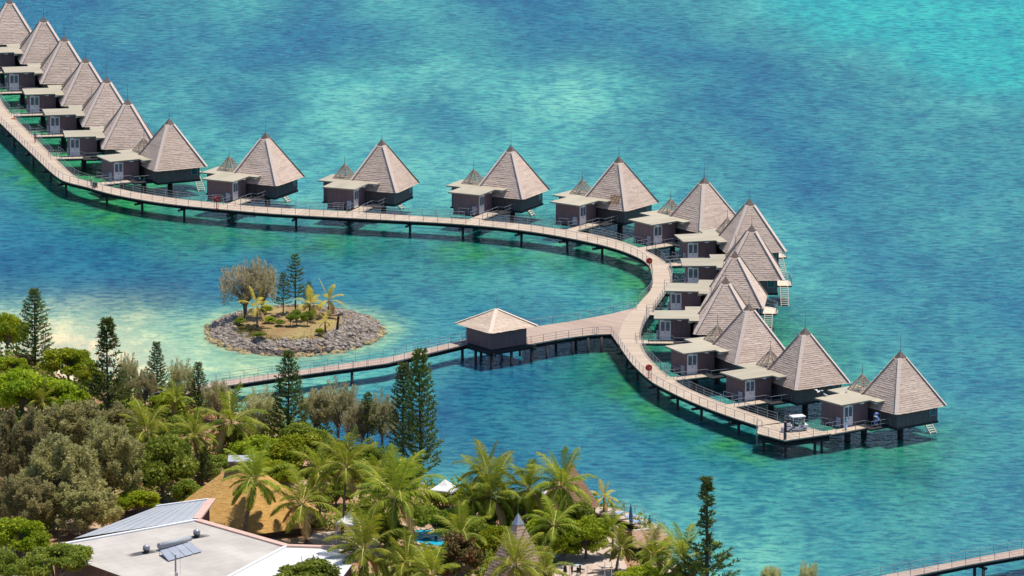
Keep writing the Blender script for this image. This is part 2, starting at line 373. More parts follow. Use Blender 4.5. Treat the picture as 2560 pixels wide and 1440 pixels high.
for ch in h.children:
    if ch.name.startswith('roof') : mb.build('roof_patch', M['patch'], ch)['label'] = 'brown patch of newer thatch'
# ------------------------------------------------------------------ boardwalk
E1 = [(-60,249),(0,307),(72,377),(144,447),(180,459),(218,467),(240,475),(287,487),(334,496),(380,504),(435,511),(489,517),(559,523.5),(620,529),(680,534),(780,540),(880,545),(980,550.5),
      (1080,555.5),(1180,562),(1280,572),(1380,586.5),(1455,601),(1530,618),(1580,636),(1612,652),(1628,672),(1631,700),(1629,724),(1606,747),(1590,767),(1562,795),(1548,830),(1546,862),(1562,885),(1574.7,903),
      (1597,927),(1625,951.5),(1644,963.5),(1716,999.5),(1805,1035),(1895,1064.5)]
E2 = [(-20,188),(0,257),(92,349),(183,439),(205,448),(236,457),(281,467),(326,477),(380,487),(435,495),(489,501.5),(559,508.5),(620,514),(680,518.5),(780,523.5),(880,529),(980,535.5),
      (1080,542),(1180,548.5),(1280,556.5),(1380,568.5),(1455,579.5),(1530,595),(1580,611.5),(1630,632.5),(1662,652),(1677,672.5),(1682,700),(1678,712),(1651,751),(1629,782),(1610,806),(1602,837),(1604,864),(1618,889),
      (1644,916.5),(1687,952),(1730,976),(1805,1006.5),(1895,1037),(1963,1058.5)]
def resample(pts, step):
    out = [pts[0].copy()]; acc = 0
    for a, b in zip(pts[:-1], pts[1:]):
        d = (b-a).length; t = step - acc
        while t <= d:
            out.append(a.lerp(b, t/d)); t += step
        acc = d - (t - step)
    return out
def smooth(pts, n=3):
    for _ in range(n):
        q = [pts[0]]
        for a, b in zip(pts[:-1], pts[1:]): q += [a.lerp(b,.25), a.lerp(b,.75)]
        pts = q + [pts[-1]]
    return pts
W1 = resample(smooth([at(*p, ZD) for p in E1], 2), 1.2); W2d = resample(smooth([at(*p, ZD) for p in E2], 2), .3)
pairs = []; j = 0
for p in W1:
    k = min(range(j, min(j+40, len(W2d))), key=lambda q: (W2d[q]-p).length); j = k; pairs.append((p, W2d[k]))
W2 = resample(W2d, 1.2)
BW = thing('boardwalk', (0,0,0), 'long curved timber boardwalk on dark piles linking all the thatched bungalows', 'boardwalk')
def slab(mb, quads, z0, z1, uv=True):
    """planked strip: quads = pairs of edge points"""
    mb.uv = mb.uv or []; s = 0
    for (a, b), (c, d) in zip(quads[:-1], quads[1:]):
        m0, m1 = (a+b)/2, (c+d)/2; l = (m1-m0).length; w0, w1 = (a-b).length, (c-d).length
        P = lambda q, z: (q.x, q.y, z)
        mb.face([P(a,z1),P(c,z1),P(d,z1),P(b,z1)]); mb.uv.append([(s,0),(s+l,0),(s+l,w1),(s,w0)])
        mb.face([P(a,z0),P(b,z0),P(d,z0),P(c,z0)]); mb.uv.append([(s,0)]*4)
        mb.face([P(a,z0),P(c,z0),P(c,z1),P(a,z1)]); mb.uv.append([(s,0),(s+l,0),(s+l,0),(s,0)])
        mb.face([P(d,z0),P(b,z0),P(b,z1),P(d,z1)]); mb.uv.append([(s,0),(s+l,0),(s+l,0),(s,0)])
        s += l
def beam(pts, off, z0, z1, parent, name='edge_beam'):
    mb = MB()
    for a, b in zip(pts[:-1], pts[1:]):
        d = (b-a); d.z = 0
        if d.length < 1e-4: continue
        n = Vector((-d.y, d.x, 0)).normalized()*off; w = n.normalized()*.09
        c = (a+b)/2 + n; mb.obox((c.x,c.y,(z0+z1)/2), d*.505, w, (0,0,(z1-z0)/2))
    return mb.build(name, M['dark'], parent)
mb = MB(); slab(mb, pairs, ZD-.14, ZD); mb.build('deck', M['deck'], BW)
mid = [(a+b)/2 for a, b in pairs]
beam([a.lerp(b,.06) for a, b in pairs], 0, ZD-.62, ZD-.15, BW); beam([b.lerp(a,.06) for a, b in pairs], 0, ZD-.62, ZD-.15, BW)
# landing at the seaward end
end = [at(1892.6,1083,ZD), at(1963,1101.5,ZD), at(2079,1084,ZD), at(2021,1068,ZD), at(1962,1057.5,ZD), at(1896,1065,ZD)]
def planked(poly, z0, z1, direction, name, m, parent):
    d = Vector((*direction, 0)).normalized(); mb = MB(); mb.prism([(p.x,p.y) for p in poly], z0, z1)
    mb.uv = [[(Vector(mb.v[i]).dot(d), 0) for i in f] for f in mb.f]
    return mb.build(name, m, parent)
planked(end, ZD-.15, ZD+.004, (1,.3), 'landing', M['deck'], BW)
def ins(poly, k):
    c = sum(poly, Vector())/len(poly); return [c.lerp(p, k) for p in poly]
e2 = ins(end, .95); beam(e2 + [e2[0]], 0, ZD-.62, ZD-.16, BW)
# junction platform and bridge to the shore past the gatehouse
J = thing('jetty', (0,0,0), 'straight timber bridge running from the wooded shore past the square gatehouse to the boardwalk', 'jetty')
pf = [at(1316,819,ZD), at(1427,803,ZD), at(1531,783.6,ZD), at(1589,768.5,ZD), at(1600,795,ZD), at(1585,830,ZD), at(1575,850,ZD), at(1546,861,ZD), at(1527.5,834.5,ZD), at(1485,836,ZD), at(1415,844.5,ZD), at(1316,862,ZD)]
planked(pf, ZD-.13, ZD-.01, (.7,.7), 'deck', M['deck_pink'], J)
near = [pf[k] for k in (7,8,9,10,11)]; beam(near, 0, ZD-.65, ZD-.165, J)
b1 = [at(380,1003,ZD), at(547,967,ZD), at(700,944,ZD), at(969,908,ZD), at(1170,860,ZD)]; b2 = [at(380,985,ZD), at(547,953,ZD), at(700,931,ZD), at(969,893,ZD), at(1170,847,ZD)]
def dens(ps, n): return [a.lerp(b, k/n) for a, b in zip(ps[:-1], ps[1:]) for k in range(n)] + [ps[-1]]
bq = list(zip(dens(b1, 12), dens(b2, 12)))
mb = MB(); slab(mb, bq, ZD-.16, ZD-.012); mb.build('deck', M['deck_pink'], J)
beam([a.lerp(b,.05) for a, b in bq], 0, ZD-.68, ZD-.17, J); beam([b.lerp(a,.05) for a, b in bq], 0, ZD-.68, ZD-.17, J)
# piles with crossheads
def crosshead(a, b, z, parent, over=.7):
    d = (b-a); d.z = 0; d = d.normalized(); mb = MB(); p = Vector((a.x,a.y,z)) - d*over; q = Vector((b.x,b.y,z)) + d*.3
    mb.tube([p, q], .2, 8); mb.build('crosshead', M['dark'], parent)
def pile(p, parent, r=.2, top=ZD-.4):
    mb = MB(); mb.tube([(0,0,-2.5),(0,0,top)], r, 10); mb.build('pile', M['column'], parent, True, (p.x, p.y, 0))
for u in (20, 70, 112, 168, 248, 342, 457, 585, 733, 868, 1020, 1165, 1305, 1430, 1519, 1597):
    a, b = min(pairs[:len(pairs)*3//4], key=lambda q: abs((q[0]+q[1]).x/2 - at(u, 560 if u > 180 else 330+u*.8, ZD).x) if u > 160 else (q[0]-at(u, 307+u*.975, ZD)).length)
    pile(a.lerp(b,.3), BW); crosshead(a, b, ZD-.8, BW, .45)
for (u, v) in ((1631,724),(1590,767),(1550,870),(1578,908),(1625,951),(1672,981),(1740,1009),(1824,1041)):
    q = at(u, v, ZD); a, b = min(pairs, key=lambda w: (w[0]-q).length)
    pile(a.lerp(b,.3), BW); crosshead(a, b, ZD-.8, BW, .45)
ec = sum(end, Vector())/6
for k in (0, 1, 2): pile(end[k].lerp(ec, .22), BW)
pile(at(2045,1085,ZD).lerp(ec,.1), BW)
crosshead(end[0].lerp(ec,.1), end[1].lerp(ec,.05), ZD-.85, BW, .1); crosshead(end[1].lerp(ec,.12), end[2].lerp(ec,.1), ZD-.85, BW, .3)
for (u, v) in ((1330,858),(1367,852),(1432,841.5),(1440,827),(1470,838),(1504,836),(1300,845),(1390,826)): pile(at(u, v, ZD), J)
for u in (560, 700, 877, 1020):
    k = min(range(len(bq)), key=lambda q: abs(bq[q][0].x - at(u, 905, ZD).x)); a, b = bq[k]
    pile(a.lerp(b,.15), J); pile(a.lerp(b,.85), J); crosshead(a, b, ZD-.85, J, .1)
# railings: the nearest posts are parts of their railing, the far ones one part
POSTS = []
def railing(pts, parent, skip=None, h=1.05, step=2.25, inset=0.0, m='rail'):
    runs = []; cur = []
    for p in resample(pts, .75):
        if skip and skip(p):
            if len(cur) > 2: runs.append(cur)
            cur = []
        else: cur.append(p)
    if len(cur) > 2: runs.append(cur)
    mb = MB(); pp = []
    for r_ in runs:
        mb.tube([p + Vector((0,0,h)) for p in r_], .03, 5)
        mb.tube([p + Vector((0,0,h*.62)) for p in r_], .02, 3); mb.tube([p + Vector((0,0,h*.3)) for p in r_], .02, 3)
        pp += r_[::3] + ([r_[-1]] if (len(r_)-1) % 3 else [])
    o = mb.build('railing', M[m], parent)
    POSTS.append((o, pp, h, m)); return o
gaps = [hw(i, .5, -12.4, ZD) for i in range(19)]
def near_gap(p): return any((Vector((p.x-g.x, p.y-g.y))).length < 1.55 for g in gaps)
ej = [k for k, p in enumerate(W1) if (p - pf[3]).length < 1.3]; ek = [k for k, p in enumerate(W1) if (p - pf[7]).length < 1.3]
k0, k1 = (ej[0] if ej else 0), (ek[-1] if ek else 0)
railing([p.lerp(q,.03) for p, q in pairs[:k0]], BW); railing([p.lerp(q,.03) for p, q in pairs[k1:]], BW)
railing(W2, BW, near_gap)
railing([end[0], end[1]], BW); railing([end[1], end[2]], BW); railing([at(1963,1058,ZD), at(2021,1069,ZD), at(2062,1079,ZD)], BW)
railing([pf[0], pf[1], pf[2], at(1580,771,ZD)], J); railing([pf[7], pf[8], pf[9], pf[10], pf[11]], J)
railing(dens(b1,6), J); railing(dens(b2,6), J)
def emit_posts(owner_set, limit=95):
    allp = [(p, o, h, m) for (o, pp, h, m) in POSTS if o in owner_set for p in pp]
    allp.sort(key=lambda q: (q[0] - Vector(CAM)).length)
    pm = {}
    far = {}
    for n, (p, o, h, m) in enumerate(allp):
        if n < limit:
            if h not in pm:
                mb = MB(); mb.tube([(0,0,-.12),(0,0,h)], .034, 5); pm[h] = mb.mesh('post', M[m])
            link('post', pm[h], o, p)
        else: far.setdefault(o, []).append((p, h, m))
    for o, ps in far.items():
        mb = MB()
        for p, h, m in ps: mb.tube([p - Vector((0,0,.12)), p + Vector((0,0,h))], .034, 4)
        q = mb.build('post', M[ps[0][2]], o); q['kind'] = 'stuff'
emit_posts([o for o, *_ in POSTS if o.parent == BW]); emit_posts([o for o, *_ in POSTS if o.parent == J])
# ------------------------------------------------------------------ gatehouse on the bridge
gp = at(1241,771.5,8.05)
def from_px(u, v, z): q = at(u, v, z); return Vector((q.x-gp.x, q.y-gp.y, 0))
gf = from_px(1228,831.5,5.7); ga = math.atan2(gf.y, gf.x); gh = 5.55/math.sqrt(2)*1.0
G = thing('gatehouse', (gp.x, gp.y, 0), 'square brown gatehouse with a pale low pyramid roof on the timber bridge', 'gatehouse', ga + R(45))
mb = MB(); shingle_roof(mb, 4.1, 5.75, .1, 8.0, 15, 22, random.Random(5)); hips(mb, 4.1, 5.78, .1, 8.0, .26, 1); gr = mb.build('roof', [M['gate_thatch'], M['gate_ridge']], G)
mb = MB(); mb.face([(-4.05,-4.05,5.72),(-4.05,4.05,5.72),(4.05,4.05,5.72),(4.05,-4.05,5.72)]); mb.build('soffit', M['dark'], gr)
mb = MB(); mb.tube([(0,0,7.9),(0,0,9.6)], [.03,.012], 6); mb.build('spire', M['cap'], gr)
mb = MB(); mb.box(-3.0,3.0,-3.0,3.0,ZD,6.0); mb.build('wall', M['wall'], G)
mb = MB(); mb.box(-4.0,4.0,-4.0,4.0,ZD-.3,ZD-.02); mb.build('floor', M['dark'], G)
mb = MB(); mb.box(-.75,.75,3.001,3.05,ZD+.01,5.3); mb.build('door', M['louvre'], G)
for (x,y) in ((-3.4,-3.4),(0,-3.6),(3.5,-3.5),(-3.6,0),(-3.5,3.5),(3.5,3.5),(3.5,0)):
    mb = MB(); mb.tube([(x,y,-2.5),(x,y,ZD-.3)], .2, 10); mb.build('pile', M['column'], G, True)
for y in (-3.5,3.5):
    mb = MB(); mb.tube([(-4.2,y,ZD-.5),(4.4,y,ZD-.5)], .19, 8); mb.build('crosshead', M['dark'], G)
    mb = MB(); mb.tube([(y,-4.2,ZD-.5),(y,4.2,ZD-.5)], .17, 8); mb.build('crosshead', M['dark'], G)
# ------------------------------------------------------------------ second bridge, lower right corner
B2 = thing('jetty', (0,0,0), 'pinkish timber bridge crossing the bottom right corner of the photo', 'jetty')
c1 = [at(2150,1474,ZD), at(2278,1441,ZD), at(2420,1412,ZD), at(2560,1388,ZD), at(2760,1354,ZD)]; c2 = [at(2100,1462,ZD), at(2199,1440,ZD), at(2380,1405,ZD), at(2560,1371,ZD), at(2760,1335,ZD)]
cq = list(zip(dens(c1,10), dens(c2,10)))
mb = MB(); slab(mb, cq, ZD-.16, ZD); mb.build('deck', M['deck_pink'], B2)
beam([a.lerp(b,.05) for a, b in cq], 0, ZD-.6, ZD-.17, B2); beam([b.lerp(a,.05) for a, b in cq], 0, ZD-.6, ZD-.17, B2)
for u in (2345, 2465, 2600):
    k = min(range(len(cq)), key=lambda q: abs(cq[q][0].x - at(u, 1400, ZD).x)); a, b = cq[k]
    pile(a.lerp(b,.12), B2); pile(a.lerp(b,.9), B2); crosshead(a, b, ZD-.8, B2, .3)
n0 = len(POSTS); railing(dens(c1,6), B2); railing(dens(c2,6), B2); emit_posts([POSTS[n0][0], POSTS[n0+1][0]])
# ------------------------------------------------------------------ water: bottom colour laid down in the world, seen through the surface
BOTTOMS = [(.002,.041,.094), (.006,.076,.126), (.015,.118,.138), (.032,.192,.178), (.055,.232,.195), (.005,.090,.068), (.015,.130,.042), (.205,.345,.20), (.37,.345,.22), (.010,.195,.190)]
WATER_GRID = [
 [1,1,1,2,2,3,2,1,2,3,2,1,1,1,2,2,2,3,9,9,9,9,9,9],
 [1,1,2,2,1,2,1,1,1,2,2,2,1,1,1,1,2,2,2,9,9,9,9,9],
 [1,1,1,1,2,1,1,1,2,2,3,2,1,2,2,1,1,1,2,2,3,9,9,9],
 [1,1,1,2,2,2,2,3,3,3,4,3,3,4,3,2,2,1,1,2,2,2,9,9],
 [1,1,1,3,2,1,2,3,4,2,2,3,4,4,3,2,1,1,2,1,2,2,3,2],
 [1,1,1,2,3,2,2,3,4,3,1,2,3,3,2,2,2,1,1,2,2,2,2,2],
 [2,2,2,2,2,3,3,2,3,4,3,3,3,3,2,2,2,2,1,1,2,2,2,2],
 [2,5,5,6,6,3,3,3,3,3,4,3,4,3,3,3,2,2,1,1,2,2,2,2],
 [2,5,5,5,2,3,3,4,3,3,4,3,3,3,3,3,2,2,1,1,2,2,1,2],
 [1,2,5,5,6,5,2,5,5,3,5,5,5,5,5,3,3,2,3,1,2,2,3,2],
 [1,1,1,2,5,2,2,5,5,2,5,5,3,6,6,5,5,2,3,2,1,2,2,2],
 [0,1,1,1,1,1,1,1,2,2,5,3,2,3,6,6,6,3,3,2,1,2,1,2],
 [2,1,0,0,0,1,1,1,1,2,2,2,2,3,3,3,3,5,3,3,1,2,2,1],
 [7,7,7,7,4,3,2,2,2,2,2,1,2,2,3,3,3,5,5,3,2,2,2,1],
 [8,8,8,7,7,7,7,4,4,3,3,1,1,2,6,6,5,6,6,5,2,2,2,2],
 [8,8,8,8,7,7,7,4,3,3,2,1,1,5,6,5,3,3,3,5,3,2,1,2],
 [8,8,7,7,7,7,4,4,3,2,1,0,1,5,5,3,4,3,2,5,3,3,1,2],
 [8,7,7,4,3,3,3,1,1,1,1,2,1,2,2,2,3,5,5,6,5,3,2,2],
 [7,7,3,3,3,1,1,0,0,1,0,1,2,2,2,1,2,2,5,5,6,6,5,2],
 [7,7,3,3,3,3,2,1,1,1,3,1,1,1,1,2,2,2,3,5,5,5,3,2],
 [7,7,3,3,3,3,3,2,1,1,4,2,1,1,1,1,2,2,3,3,2,5,2,2],
 [7,3,3,3,3,3,3,3,3,3,3,3,3,4,4,4,3,3,2,1,3,3,2,2],
 [3,3,3,3,3,3,3,3,3,3,3,3,3,4,4,4,4,4,3,2,2,2,3,2],
 [3,3,3,3,3,3,3,3,3,3,3,3,3,3,4,4,4,4,4,3,3,2,2,2]]
def build_water():
    cen, colr = [], []
    for r_, row in enumerate(WATER_GRID):
        for c_, ch in enumerate(row):
            p = at((c_+.5)*2560/24, (r_+.5)*60, 0); cen.append((p.x, p.y)); colr.append(BOTTOMS[ch])
    cen = np.array(cen); colr = np.array(colr)
    xs = np.concatenate([[-9000,-3000,-900,-300], np.arange(-150,151,1.25), [300,900,3000,9000]])
    ys = np.concatenate([[-3000,0,400,600], np.arange(740,1420,2.5), [1500,1700,2200,4000,12000]])
    X, Y = np.meshgrid(xs, ys); P = np.stack([X.ravel(), Y.ravel()], 1)
    out = np.zeros((len(P),3))
    for k in range(0, len(P), 4000):
        q = P[k:k+4000]
        dx = (np.clip(q[:,None,0],-100,100) - cen[None,:,0])/4.6; dy = (np.clip(q[:,None,1],800,1330) - cen[None,:,1])/12.5
        w = np.exp(-.5*(dx*dx+dy*dy)*1.25) + 1e-9; out[k:k+4000] = (w @ colr)/w.sum(1, keepdims=True)
    # green bottom with structures' reflections painted in, along the boardwalk and first bungalows
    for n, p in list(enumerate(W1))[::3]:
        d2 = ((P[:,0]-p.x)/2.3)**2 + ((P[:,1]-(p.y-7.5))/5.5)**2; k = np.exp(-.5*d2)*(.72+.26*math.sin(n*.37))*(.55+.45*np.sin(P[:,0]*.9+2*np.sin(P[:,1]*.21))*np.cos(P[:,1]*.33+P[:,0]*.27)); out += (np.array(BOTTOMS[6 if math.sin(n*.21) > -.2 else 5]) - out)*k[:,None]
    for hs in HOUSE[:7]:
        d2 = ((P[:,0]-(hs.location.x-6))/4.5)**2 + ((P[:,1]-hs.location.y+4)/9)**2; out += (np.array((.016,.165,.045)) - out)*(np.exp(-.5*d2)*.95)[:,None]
    q = at(738,829,.55); rr = np.sqrt(((P[:,0]-q.x)/12.6)**2 + ((P[:,1]-q.y)/16.0)**2); out += (np.array((.15,.285,.165)) - out)*(np.exp(-.5*((rr-1.05)/.16)**2)*.75)[:,None]
    nx, ny = len(xs), len(ys)
    fs = [(j*nx+i, j*nx+i+1, (j+1)*nx+i+1, (j+1)*nx+i) for j in range(ny-1) for i in range(nx-1)]
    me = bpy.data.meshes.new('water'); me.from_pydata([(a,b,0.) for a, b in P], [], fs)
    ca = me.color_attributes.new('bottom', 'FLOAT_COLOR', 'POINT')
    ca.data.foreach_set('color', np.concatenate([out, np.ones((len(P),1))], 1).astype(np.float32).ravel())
    m, nt, N, L, B = _new('lagoon_water')
    at_ = N.new('ShaderNodeAttribute'); at_.attribute_name = 'bottom'; tc = N.new('ShaderNodeTexCoord')
    def noise(scale, stretch=(1,1,1), detail=4, rough=.5, rot=0):
        mp = N.new('ShaderNodeMapping'); mp.inputs['Scale'].default_value = stretch; mp.inputs['Rotation'].default_value = (0,0,rot); L.new(tc.outputs['Object'], mp.inputs[0])
        n = N.new('ShaderNodeTexNoise'); n.inputs['Scale'].default_value = scale; n.inputs['Detail'].default_value = detail; n.inputs['Roughness'].default_value = rough; L.new(mp.outputs[0], n.inputs[0]); return n.outputs[0]
    def ramp(x, a, b, lo, hi):
        r = N.new('ShaderNodeMapRange'); r.inputs[1].default_value = a; r.inputs[2].default_value = b; r.inputs[3].default_value = lo; r.inputs[4].default_value = hi; L.new(x, r.inputs[0]); return r.outputs[0]
    # weed meadows, sand patches; ripple contrast painted in as finer streaks of colour
    n1 = noise(.075, (1,.42,1), 8, .66, .12); n2 = noise(.20, (1,.42,1), 8, .7, -.1); ripple_tint = noise(.80, (.6,.95,1), 4, .6, .3)
    def mix(fac, a, b, mode='MIX'):
        x = N.new('ShaderNodeMix'); x.data_type = 'RGBA'; x.blend_type = mode
        (L.new(fac, x.inputs[0]) if not isinstance(fac, float) else setattr(x.inputs[0], 'default_value', fac))
        for k, q in ((6,a),(7,b)):
            (L.new(q, x.inputs[k]) if not isinstance(q, tuple) else setattr(x.inputs[k], 'default_value', (*q,1)))
        return x.outputs[2]
    weed = mix(1.0, at_.outputs['Color'], (.30,.48,.72), 'MULTIPLY'); sand = mix(1.0, at_.outputs['Color'], (2.3,1.55,1.25), 'MULTIPLY')
    sr = N.new('ShaderNodeSeparateColor'); L.new(at_.outputs['Color'], sr.inputs[0]); calm = ramp(sr.outputs[0], .08, .26, 1, .22)
    def times(a, b):
        q = N.new('ShaderNodeMath'); q.operation = 'MULTIPLY'; L.new(a, q.inputs[0]); L.new(b, q.inputs[1]); return q.outputs[0]
    c = mix(times(ramp(n1,.50,.62,0,.45), calm), at_.outputs['Color'], weed); c = mix(ramp(n1,.47,.38,0,.5), c, sand)
    c = mix(times(ramp(n2,.52,.62,0,.6), calm), c, weed); c = mix(ramp(n2,.47,.38,0,.5), c, sand);     c = mix(times(ramp(ripple_tint,.50,.62,0,.78), calm), c, weed); c = mix(times(ramp(ripple_tint,.48,.38,0,.40), calm), c, sand)  # painted ripple streaks reuse the weed and sand tints
    D = N.new('ShaderNodeBsdfPrincipled'); L.new(c, D.inputs['Base Color']); D.inputs['Roughness'].default_value = 1; D.inputs['Specular IOR Level'].default_value = 0
    D.inputs['Subsurface Weight'].default_value = .9; D.inputs['Subsurface Radius'].default_value = (.15,1.0,.9); D.inputs['Subsurface Scale'].default_value = 4.0
    # wind ripples
    w1 = noise(.62, (.75,1.0,1), 3, .55, .3); w2 = noise(2.6, (.6,1,1), 2, .5, -.2)
    ad = N.new('ShaderNodeMath'); ad.operation = 'MULTIPLY_ADD'; ad.inputs[1].default_value = .35; L.new(w2, ad.inputs[0]); L.new(w1, ad.inputs[2])
    bp = N.new('ShaderNodeBump'); bp.inputs['Strength'].default_value = 1; bp.inputs['Distance'].default_value = WAVE; L.new(ad.outputs[0], bp.inputs['Height'])
    L.new(bp.outputs[0], D.inputs['Normal'])
    bf = N.new('ShaderNodeBump'); bf.inputs['Strength'].default_value = 1; bf.inputs['Distance'].default_value = 1.1; L.new(ad.outputs[0], bf.inputs['Height'])
    Gs = N.new('ShaderNodeBsdfGlossy'); Gs.distribution = 'BECKMANN'; Gs.inputs['Roughness'].default_value = .12; L.new(bp.outputs[0], Gs.inputs['Normal'])
    fr = N.new('ShaderNodeFresnel'); fr.inputs[0].default_value = 1.33; L.new(bf.outputs[0], fr.inputs['Normal']); pol = N.new('ShaderNodeMath'); pol.operation = 'MULTIPLY'; pol.inputs[1].default_value = .40; L.new(fr.outputs[0], pol.inputs[0])
    mx = N.new('ShaderNodeMixShader'); L.new(pol.outputs[0], mx.inputs[0]); L.new(D.outputs[0], mx.inputs[1]); L.new(Gs.outputs[0], mx.inputs[2]); L.new(mx.outputs[0], N['Material Output'].inputs[0])
    me.materials.append(m); o = link('water', me, None, (0,0,.55)); o['kind'] = 'structure'; return o
WAVE = .32
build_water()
# ------------------------------------------------------------------ sky, sun, camera
SUN_EL, SUN_AZ = 73.0, (.86,.5)      # sun high, ahead of the camera and to the right
w = bpy.data.worlds.new('World'); scene.world = w; w.use_nodes = True
sk = w.node_tree.nodes.new('ShaderNodeTexSky'); sk.sky_type = 'NISHITA'; sk.sun_disc = False; sk.sun_elevation = R(SUN_EL)
sk.sun_rotation = math.atan2(SUN_AZ[0], SUN_AZ[1]); sk.air_density = .8; sk.dust_density = 0; sk.ozone_density = 4.5; sk.altitude = 1500
w.node_tree.links.new(sk.outputs[0], w.node_tree.nodes['Background'].inputs[0]); w.node_tree.nodes['Background'].inputs[1].default_value = .14
sl = bpy.data.lights.new('sun', 'SUN'); sl.energy = 4.15; sl.angle = R(.5); sl.color = (1,.95,.86)
so = bpy.data.objects.new('sun', sl); COL.objects.link(so); so.location = (0,900,300)
k = math.cos(R(SUN_EL)); l = math.hypot(*SUN_AZ)
so.rotation_euler = Vector((-SUN_AZ[0]/l*k, -SUN_AZ[1]/l*k, -math.sin(R(SUN_EL)))).to_track_quat('-Z','Y').to_euler()
cd = bpy.data.cameras.new('camera'); cd.sensor_width = 36; cd.lens = FPX/2560*36; cd.clip_start = 1; cd.clip_end = 30000
co = bpy.data.objects.new('camera', cd); COL.objects.link(co); co.location = (0,0,CAMH); co.rotation_euler = (R(90)-PITCH, 0, 0); scene.camera = co
scene.view_settings.view_transform = 'Standard'; scene.view_settings.look = 'None'; scene.view_settings.exposure = .35; scene.view_settings.gamma = 1
scene.render.engine = 'CYCLES'; cy = scene.cycles; cy.use_denoising = True; cy.denoiser = 'OPENIMAGEDENOISE'; cy.denoising_input_passes = 'RGB_ALBEDO_NORMAL'; cy.max_bounces = 6; cy.transparent_max_bounces = 4; cy.caustics_reflective = False; cy.caustics_refractive = False
cy.use_adaptive_sampling = True; cy.adaptive_threshold = .015; cy.sample_clamp_indirect = 4
# ------------------------------------------------------------------ land
ZG = 1.5
shore = [(-260,800),(-60,868),(60,898),(140,915),(250,965),(330,992),(430,1003),(520,1008),(650,1046),(800,1092),(900,1118),(1000,1160),(1090,1215),(1180,1240),(1300,1262),(1420,1256),(1520,1281),(1600,1306),(1672,1352),(1705,1400),(1760,1470),(1830,1600),(1900,1900),(1900,2400),(-400,2400),(-400,1400)]
def shore_noise(p, a): return Vector((p.x + a*math.sin(p.x*.9+p.y*.31), p.y + a*2*math.sin(p.x*.6-p.y*.2), p.z))
LAND = [at(u, v, 0) for u, v in shore]
def in_poly(x, y, P):
    c = False; n = len(P)
    for k in range(n):
        a, b = P[k], P[k-1]
        if (a.y > y) != (b.y > y) and x < (b.x-a.x)*(y-a.y)/(b.y-a.y)+a.x: c = not c
    return c
def edge_dist(x, y, P):
    best = 1e9; p = Vector((x,y))
    for k in range(len(P)):
        a, b = P[k-1].xy, P[k].xy; d = b-a; t = max(0, min(1, (p-a).dot(d)/max(1e-9,d.dot(d)))); best = min(best, (a+d*t-p).length)
    return best
def build_land():
    x0, x1, y0, y1 = -95, 45, 560, 1010; sx, sy = 1.0, 2.5
    nx, ny = int((x1-x0)/sx)+1, int((y1-y0)/sy)+1; V = []
    for j in range(ny):
        for i in range(nx):
            x, y = x0+i*sx, y0+j*sy; d = edge_dist(x, y, LAND); s = d if in_poly(x, y, LAND) else -d
            z = ZG*max(-1.2, min(1, s/5.0)) + .06*math.sin(x*.7)*math.sin(y*.33)
            V.append((x,y,z))
    F = [(j*nx+i, j*nx+i+1, (j+1)*nx+i+1, (j+1)*nx+i) for j in range(ny-1) for i in range(nx-1) if max(V[j*nx+i][2], V[(j+1)*nx+i+1][2], V[j*nx+i+1][2], V[(j+1)*nx+i][2]) > -1.5]
    me = bpy.data.meshes.new('ground'); me.from_pydata(V, [], F); me.polygons.foreach_set('use_smooth', [True]*len(F))
    m, nt, N, L, B = _new('sandy_soil'); tc = N.new('ShaderNodeTexCoord')
    n = N.new('ShaderNodeTexNoise'); n.inputs['Scale'].default_value = .16; n.inputs['Detail'].default_value = 6; L.new(tc.outputs['Object'], n.inputs[0])
    r = N.new('ShaderNodeValToRGB'); L.new(n.outputs[0], r.inputs[0]); e = r.color_ramp.elements
    e[0].position = .35; e[0].color = (.30,.14,.075,1); e[1].position = .62; e[1].color = (.46,.33,.22,1)
    q = e.new(.48); q.color = (.34,.19,.11,1)
    sx_ = N.new('ShaderNodeSeparateXYZ'); L.new(tc.outputs['Object'], sx_.inputs[0])
    mr = N.new('ShaderNodeMapRange'); mr.inputs[1].default_value = 1.42; mr.inputs[2].default_value = .9; L.new(sx_.outputs[2], mr.inputs[0])
    mx = N.new('ShaderNodeMix'); mx.data_type = 'RGBA'; L.new(mr.outputs[0], mx.inputs[0]); L.new(r.outputs[0], mx.inputs[6]); mx.inputs[7].default_value = (.66,.57,.40,1)
    L.new(mx.outputs[2], B.inputs['Base Color']); B.inputs['Roughness'].default_value = .95; B.inputs['Specular IOR Level'].default_value = .1
    me.materials.append(m); o = link('ground', me); o['kind'] = 'structure'
build_land()
# ------------------------------------------------------------------ plants: a few mother plants each, then copies
M['bark'] = mat('palm_bark', (.16,.12,.09), (.26,.21,.16), 2, .9, .4, 12, stretch=(1,1,5))
M['pine_bark'] = mat('pine_bark', (.06,.045,.04), (.11,.085,.075), 3, .9)
M['grey_bark'] = mat('grey_bark', (.14,.115,.095), (.22,.19,.16), 3, .9)
M['palm_leaf'] = leaf_mat('palm_leaf', (.18,.25,.012), (.41,.40,.04), (.10,.175,.012), .45, .5, .7)
M['palm_rib'] = mat('palm_rib', (.50,.42,.12), (.60,.48,.16), 1, .6)
M['palm_dry'] = leaf_mat('dry_palm_leaf', (.46,.30,.11), (.60,.42,.17), (.34,.21,.08), .3, .5)
M['yellow_leaf'] = leaf_mat('yellow_palm_leaf', (.55,.47,.05), (.80,.60,.10), (.36,.40,.05), .45, .5, .4)
M['pine_leaf'] = leaf_mat('pine_needles', (.065,.115,.026), (.23,.25,.055), (.09,.14,.032), .3, 1.5, .7)
M['green_leaf'] = leaf_mat('bright_leaf', (.27,.36,.012), (.50,.52,.035), (.17,.26,.012), .46, .9, .5)
